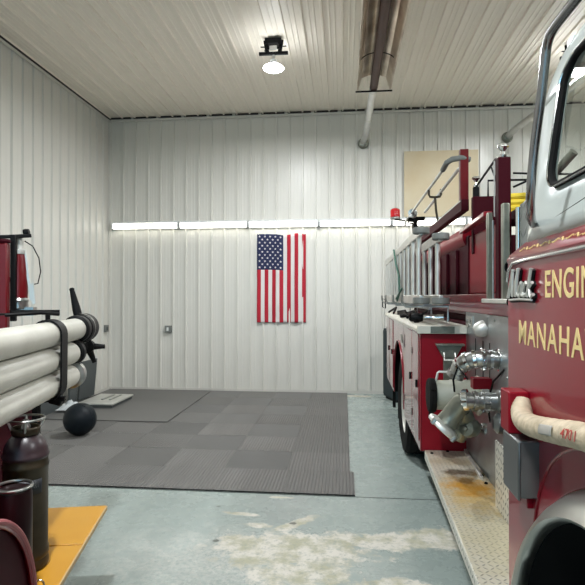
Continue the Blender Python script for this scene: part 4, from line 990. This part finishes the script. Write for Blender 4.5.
# three hard suction hoses
def hose(X_, z, y1, label, coup):
    t = thing('suction_hose', label, 'suction hose', LT, (X_, 1.6, z-.063), 'white hard suction hoses')
    n = 60; pr = [(.060, 0)]
    for i in range(1, n): pr.append((.0625+(.0006 if i % 2 else 0), (y1+.9)*i/n))
    pr += [(.0625, y1+.9-.03), (.056, y1+.9-.008), (.045, y1+.9)]
    mb = MB(); mb.lathe((X_, -.9, z), (0, 1, 0), pr, 36); mb.build('hose_body', 'hose_white', t, angle=70)
    return t
S1 = hose(.262, 1.452, 2.96, 'topmost white suction hose in the strapped bundle, black long-handled coupling', 1)
c = Vector((.262, 2.93, 1.452))
mb = MB(); mb.lathe(c, (0, 1, 0), [(.064, 0), (.080, .01), (.082, .05), (.076, .06), (.084, .07), (.087, .20), (.078, .22), (.055, .225), (.05, .18), (0, .18)], 36); cp = mb.build('coupling', 'black', S1)
mb = MB(); mb.lathe(c+Vector((0, .10, 0)), (0, 1, 0), [(.0905, 0), (.0912, .002), (.0905, .004)], 36, caps=False); mb.build('coupling_line', 'alu_light', cp)
def lug(c, a, L, r0=.020, r1=.013, dy=0):
    mb = MB(); d = Vector((math.cos(a), dy, math.sin(a))); mb.lathe(Vector(c)+d*.06, d, [(r0, 0), (r0*.95, L*.3), (r1, L*.9), (r1*1.1, L*.96), (r1*.6, L)], 14); return mb
lug(c+Vector((0, .12, 0)), math.radians(103), .19, .026, .014).build('coupling_handle', 'black', cp)
hub = c+Vector((.03, .16, -.115))
mb = MB(); mb.lathe(hub, (0, 1, 0), [(.02, -.03), (.04, -.02), (.04, .02), (.02, .03)], 20); mb.bar(hub, c+Vector((0, .12, -.05)), .05, .05); mb.build('coupling_hub', 'black', cp)
for a_, L_ in ((-2, .10), (-72, .11), (-128, .13)):
    d_ = Vector((math.cos(math.radians(a_)), .25, math.sin(math.radians(a_)))); mb = MB(); mb.lathe(hub, d_, [(.022, 0), (.020, L_*.4), (.013, L_*.9), (.014, L_*.97), (.008, L_)], 14); mb.build('coupling_handle', 'black', cp)
S2 = hose(.258, 1.323, 2.86, 'middle white suction hose in the strapped bundle', 0)
mb = MB(); mb.lathe((.258, 2.86, 1.323), (0, 1, 0), [(.064, 0), (.074, .01), (.074, .05), (.05, .07), (.04, .04), (0, .04)], 32); cp = mb.build('coupling', 'black', S2)
S3 = hose(.256, 1.196, 2.86, 'lowest white suction hose in the strapped bundle, chrome end ring', 0)
mb = MB(); mb.lathe((.256, 2.86, 1.196), (0, 1, 0), [(.064, 0), (.078, .006), (.078, .05), (.070, .055), (.066, .02), (0, .02)], 32); mb.build('coupling', 'dull_chrome', S3)
# strap
mb = MB(); pts = []
cx = .26
def ring(o):
    P = []
    for i in range(13): a = PI-PI*i/12; P.append((cx+(.066+o)*math.cos(a), 1.452+(.066+o)*math.sin(a)))
    for i in range(13): a = -PI*i/12; P.append((cx-.002+(.066+o)*math.cos(a), 1.196+(.066+o)*math.sin(a)))
    return P
ro, ri = ring(.010), ring(.001)
rows = [[(p[0], 2.46, p[1]) for p in ri+[ri[0]]], [(p[0], 2.46, p[1]) for p in ro+[ro[0]]], [(p[0], 2.55, p[1]) for p in ro+[ro[0]]], [(p[0], 2.55, p[1]) for p in ri+[ri[0]]], [(p[0], 2.46, p[1]) for p in ri+[ri[0]]]]
mb.sheet(rows); o = mb.build('strap', 'black')
t = thing('hose_strap', 'black strap cinched around the three white suction hoses', 'strap', LT, (cx, 2.53, 1.12)); o.parent = t; OFFt = OFF[t.name]
for v in o.data.vertices: v.co -= OFFt
o.name = 'webbing'
mb = MB(); mb.obox((cx+.03, 2.53, 1.115), (.06, .075, .03), (0, .3, 0)); mb.build('ratchet_buckle', 'black', t, bevel=.006)

# extinguisher-like canister on the running board
t = thing('extinguisher', 'tall dark steel extinguisher with ring handle standing on the orange running board', 'extinguisher', LT, (.30, 2.10, .498))
c = (.30, 2.10, .498)
mb = MB(); mb.lathe(c, (0, 0, 1), [(.080, 0), (.090, .008), (.092, .03), (.088, .045), (.092, .055), (.092, .075), (.088, .085), (.088, .42), (.091, .425), (.091, .437), (.088, .442), (.088, .462)], 44); cy = mb.build('cylinder', 'steel_dark', t)
mb = MB(); mb.lathe(c, (0, 0, 1), [(.0885, .462), (.092, .468), (.092, .478), (.088, .484), (.087, .50), (.078, .525), (.060, .550), (.048, .56), (.046, .575), (0, .578)], 44); mb.build('shoulder', 'purple_dark', t)
mb = MB(); mb.lathe(c, (0, 0, 1), [(.052, .560), (.055, .565), (.055, .585), (.052, .592)], 30, caps=False); mb.build('neck_collar', 'steel_dark', t, solid=.004)
mb = MB(); mb.tube([(c[0]+.072*math.cos(a), c[1]+.072*math.sin(a), c[2]+.625) for a in [2*PI*i/32 for i in range(32)]], .0055, 8, True)
for a in (.4, 1.9, 3.5, 5.0): mb.tube([(c[0]+.052*math.cos(a), c[1]+.052*math.sin(a), c[2]+.575), (c[0]+.072*math.cos(a), c[1]+.072*math.sin(a), c[2]+.624)], .006, 8)
mb.build('ring_handle', 'dull_chrome', t)
mb = MB(); mb.lathe((c[0], c[1], c[2]+.575), (0, 0, 1), [(.02, 0), (.018, .02), (.012, .03), (.012, .045), (0, .047)], 16); mb.build('valve', 'dull_chrome', t)
mb = MB(); rows = [[(c[0]+.0892*math.cos(a), c[1]+.0892*math.sin(a), c[2]+z) for a in [math.radians(-88+62*i/16) for i in range(17)]] for z in (.325, .385)]
mb.sheet(rows); lb = mb.build('name_plate', 'label', t, solid=.001)
lw = lettering('plate_lettering', 'ELKHART', 'outlet', t, (0, 0, 0), (1, 0, 0), (0, 0, 1), .020, 'ELKHART', .070, ext=.0003, bold=.01)
off = OFF[t.name]
for v in lw.data.vertices:
    p = v.co+off; a = math.radians(-80)+p.x/.0905; v.co = Vector((c[0]+.0905*math.cos(a), c[1]+.0905*math.sin(a), c[2]+.352+p.z))-off
# smaller dark red one in front
t = thing('extinguisher', 'short dark red extinguisher in front of the tall one, behind the fender', 'extinguisher', LT, (.345, 1.86, .498)); c = (.345, 1.86, .498)
mb = MB(); mb.lathe(c, (0, 0, 1), [(.060, 0), (.066, .008), (.066, .395), (.062, .41), (.05, .415), (0, .417)], 36); mb.build('cylinder', 'near_black_red', t)
mb = MB(); mb.tube([(c[0]+.064*math.cos(a), c[1]+.064*math.sin(a), c[2]+.422) for a in [2*PI*i/32 for i in range(32)]], .006, 8, True); mb.build('rim', 'dull_chrome', t)
mb = MB(); mb.tube([(c[0]+.09+.016*math.cos(a), c[1]+.02, c[2]+.03+.02*math.sin(a)) for a in [2*PI*i/14 for i in range(14)]], .004, 6, True); mb.build('bracket_ring', 'dull_chrome', t)
# small red extinguisher hung on the post
t = thing('hand_extinguisher', 'small red extinguisher with silver neck and thin hose hung beside the red post', 'extinguisher', LT, (-.06, 3.0, 1.57)); c = (-.075, 3.0, 1.57)
mb = MB(); mb.lathe(c, (0, 0, 1), [(.034, .055), (.046, .065), (.048, .10), (.044, .22), (.036, .30), (.032, .325)], 28); mb.build('body', 'deep_red', t)
mb = MB(); mb.lathe(c, (0, 0, 1), [(.036, .322), (.038, .33), (.038, .345), (.024, .35), (.022, .38), (.026, .40), (.02, .42), (0, .42)], 24); mb.build('neck', 'alu_light', t)
mb = MB(); mb.lathe(c, (0, 0, 1), [(.05, .0), (.052, .01), (.048, .035), (.052, .05), (.044, .065)], 24); mb.obox((c[0]+.03, c[1], c[2]-.015), (.12, .06, .05)); mb.build('base_clamp', 'dull_chrome', t)
mb = MB(); mb.bar((c[0]-.05, c[1], c[2]+.425), (c[0]+.04, c[1], c[2]+.43), .03, .018); mb.lathe((c[0]+.035, c[1], c[2]+.45), (1, 0, .2), [(.02, -.01), (.022, 0), (.018, .02), (0, .022)], 14); mb.build('lever', 'black', t)
mb = MB(); mb.tube([(c[0]+.03, c[1], c[2]+.40), (c[0]+.075, c[1], c[2]+.37), (c[0]+.11, c[1], c[2]+.30), (c[0]+.12, c[1], c[2]+.22), (c[0]+.105, c[1], c[2]+.15), (c[0]+.06, c[1], c[2]+.14)], .0035, 8)
mb.build('hose', 'rubber', t)
mb = MB(); mb.bar((c[0]+.03, c[1], c[2]+.35), (c[0]+.07, c[1], c[2]+.05), .014, .014, (0, 1, 0)); mb.bar((c[0]+.075, c[1], c[2]+.15), (c[0]+.085, c[1], c[2]+.03), .018, .02, (0, 1, 0)); mb.build('wall_bracket', 'alu_light', t)

# ------------------------------------------------------------------ daylight, camera
w = bpy.data.worlds.new('sky'); bpy.context.scene.world = w; w.use_nodes = True
bg = w.node_tree.nodes['Background']; bg.inputs[0].default_value = (.36, .74, 1.0, 1); bg.inputs[1].default_value = 1.9
P_ = bpy.data.lights.new('door_portal', 'AREA'); P_.shape = 'RECTANGLE'; P_.size = 4.3; P_.size_y = 4.0; P_.cycles.is_portal = True
po = bpy.data.objects.new('door_portal', P_); col.objects.link(po); po.location = (-1.15, YF-.02, 2.0); po.rotation_euler = (math.radians(90), 0, 0)

cd = bpy.data.cameras.new('camera'); cam = bpy.data.objects.new('camera', cd); col.objects.link(cam)
cd.sensor_fit = 'HORIZONTAL'; cd.sensor_width = 36; cd.lens = 36*525/585; cd.clip_start = .02; cd.clip_end = 200
cam.location = (0, 0, 1.64); cam.rotation_euler = (math.radians(90.49), 0, math.radians(5.6))
sc = bpy.context.scene; sc.camera = cam
sc.view_settings.view_transform = 'Standard'; sc.view_settings.look = 'None'; sc.view_settings.gamma = 1; sc.view_settings.use_curve_mapping = False
sc.view_settings.exposure = 0.5
sc.cycles.use_denoising = True
sc.cycles.max_bounces = 8; sc.cycles.transparent_max_bounces = 12
sc.cycles.sample_clamp_indirect = 8
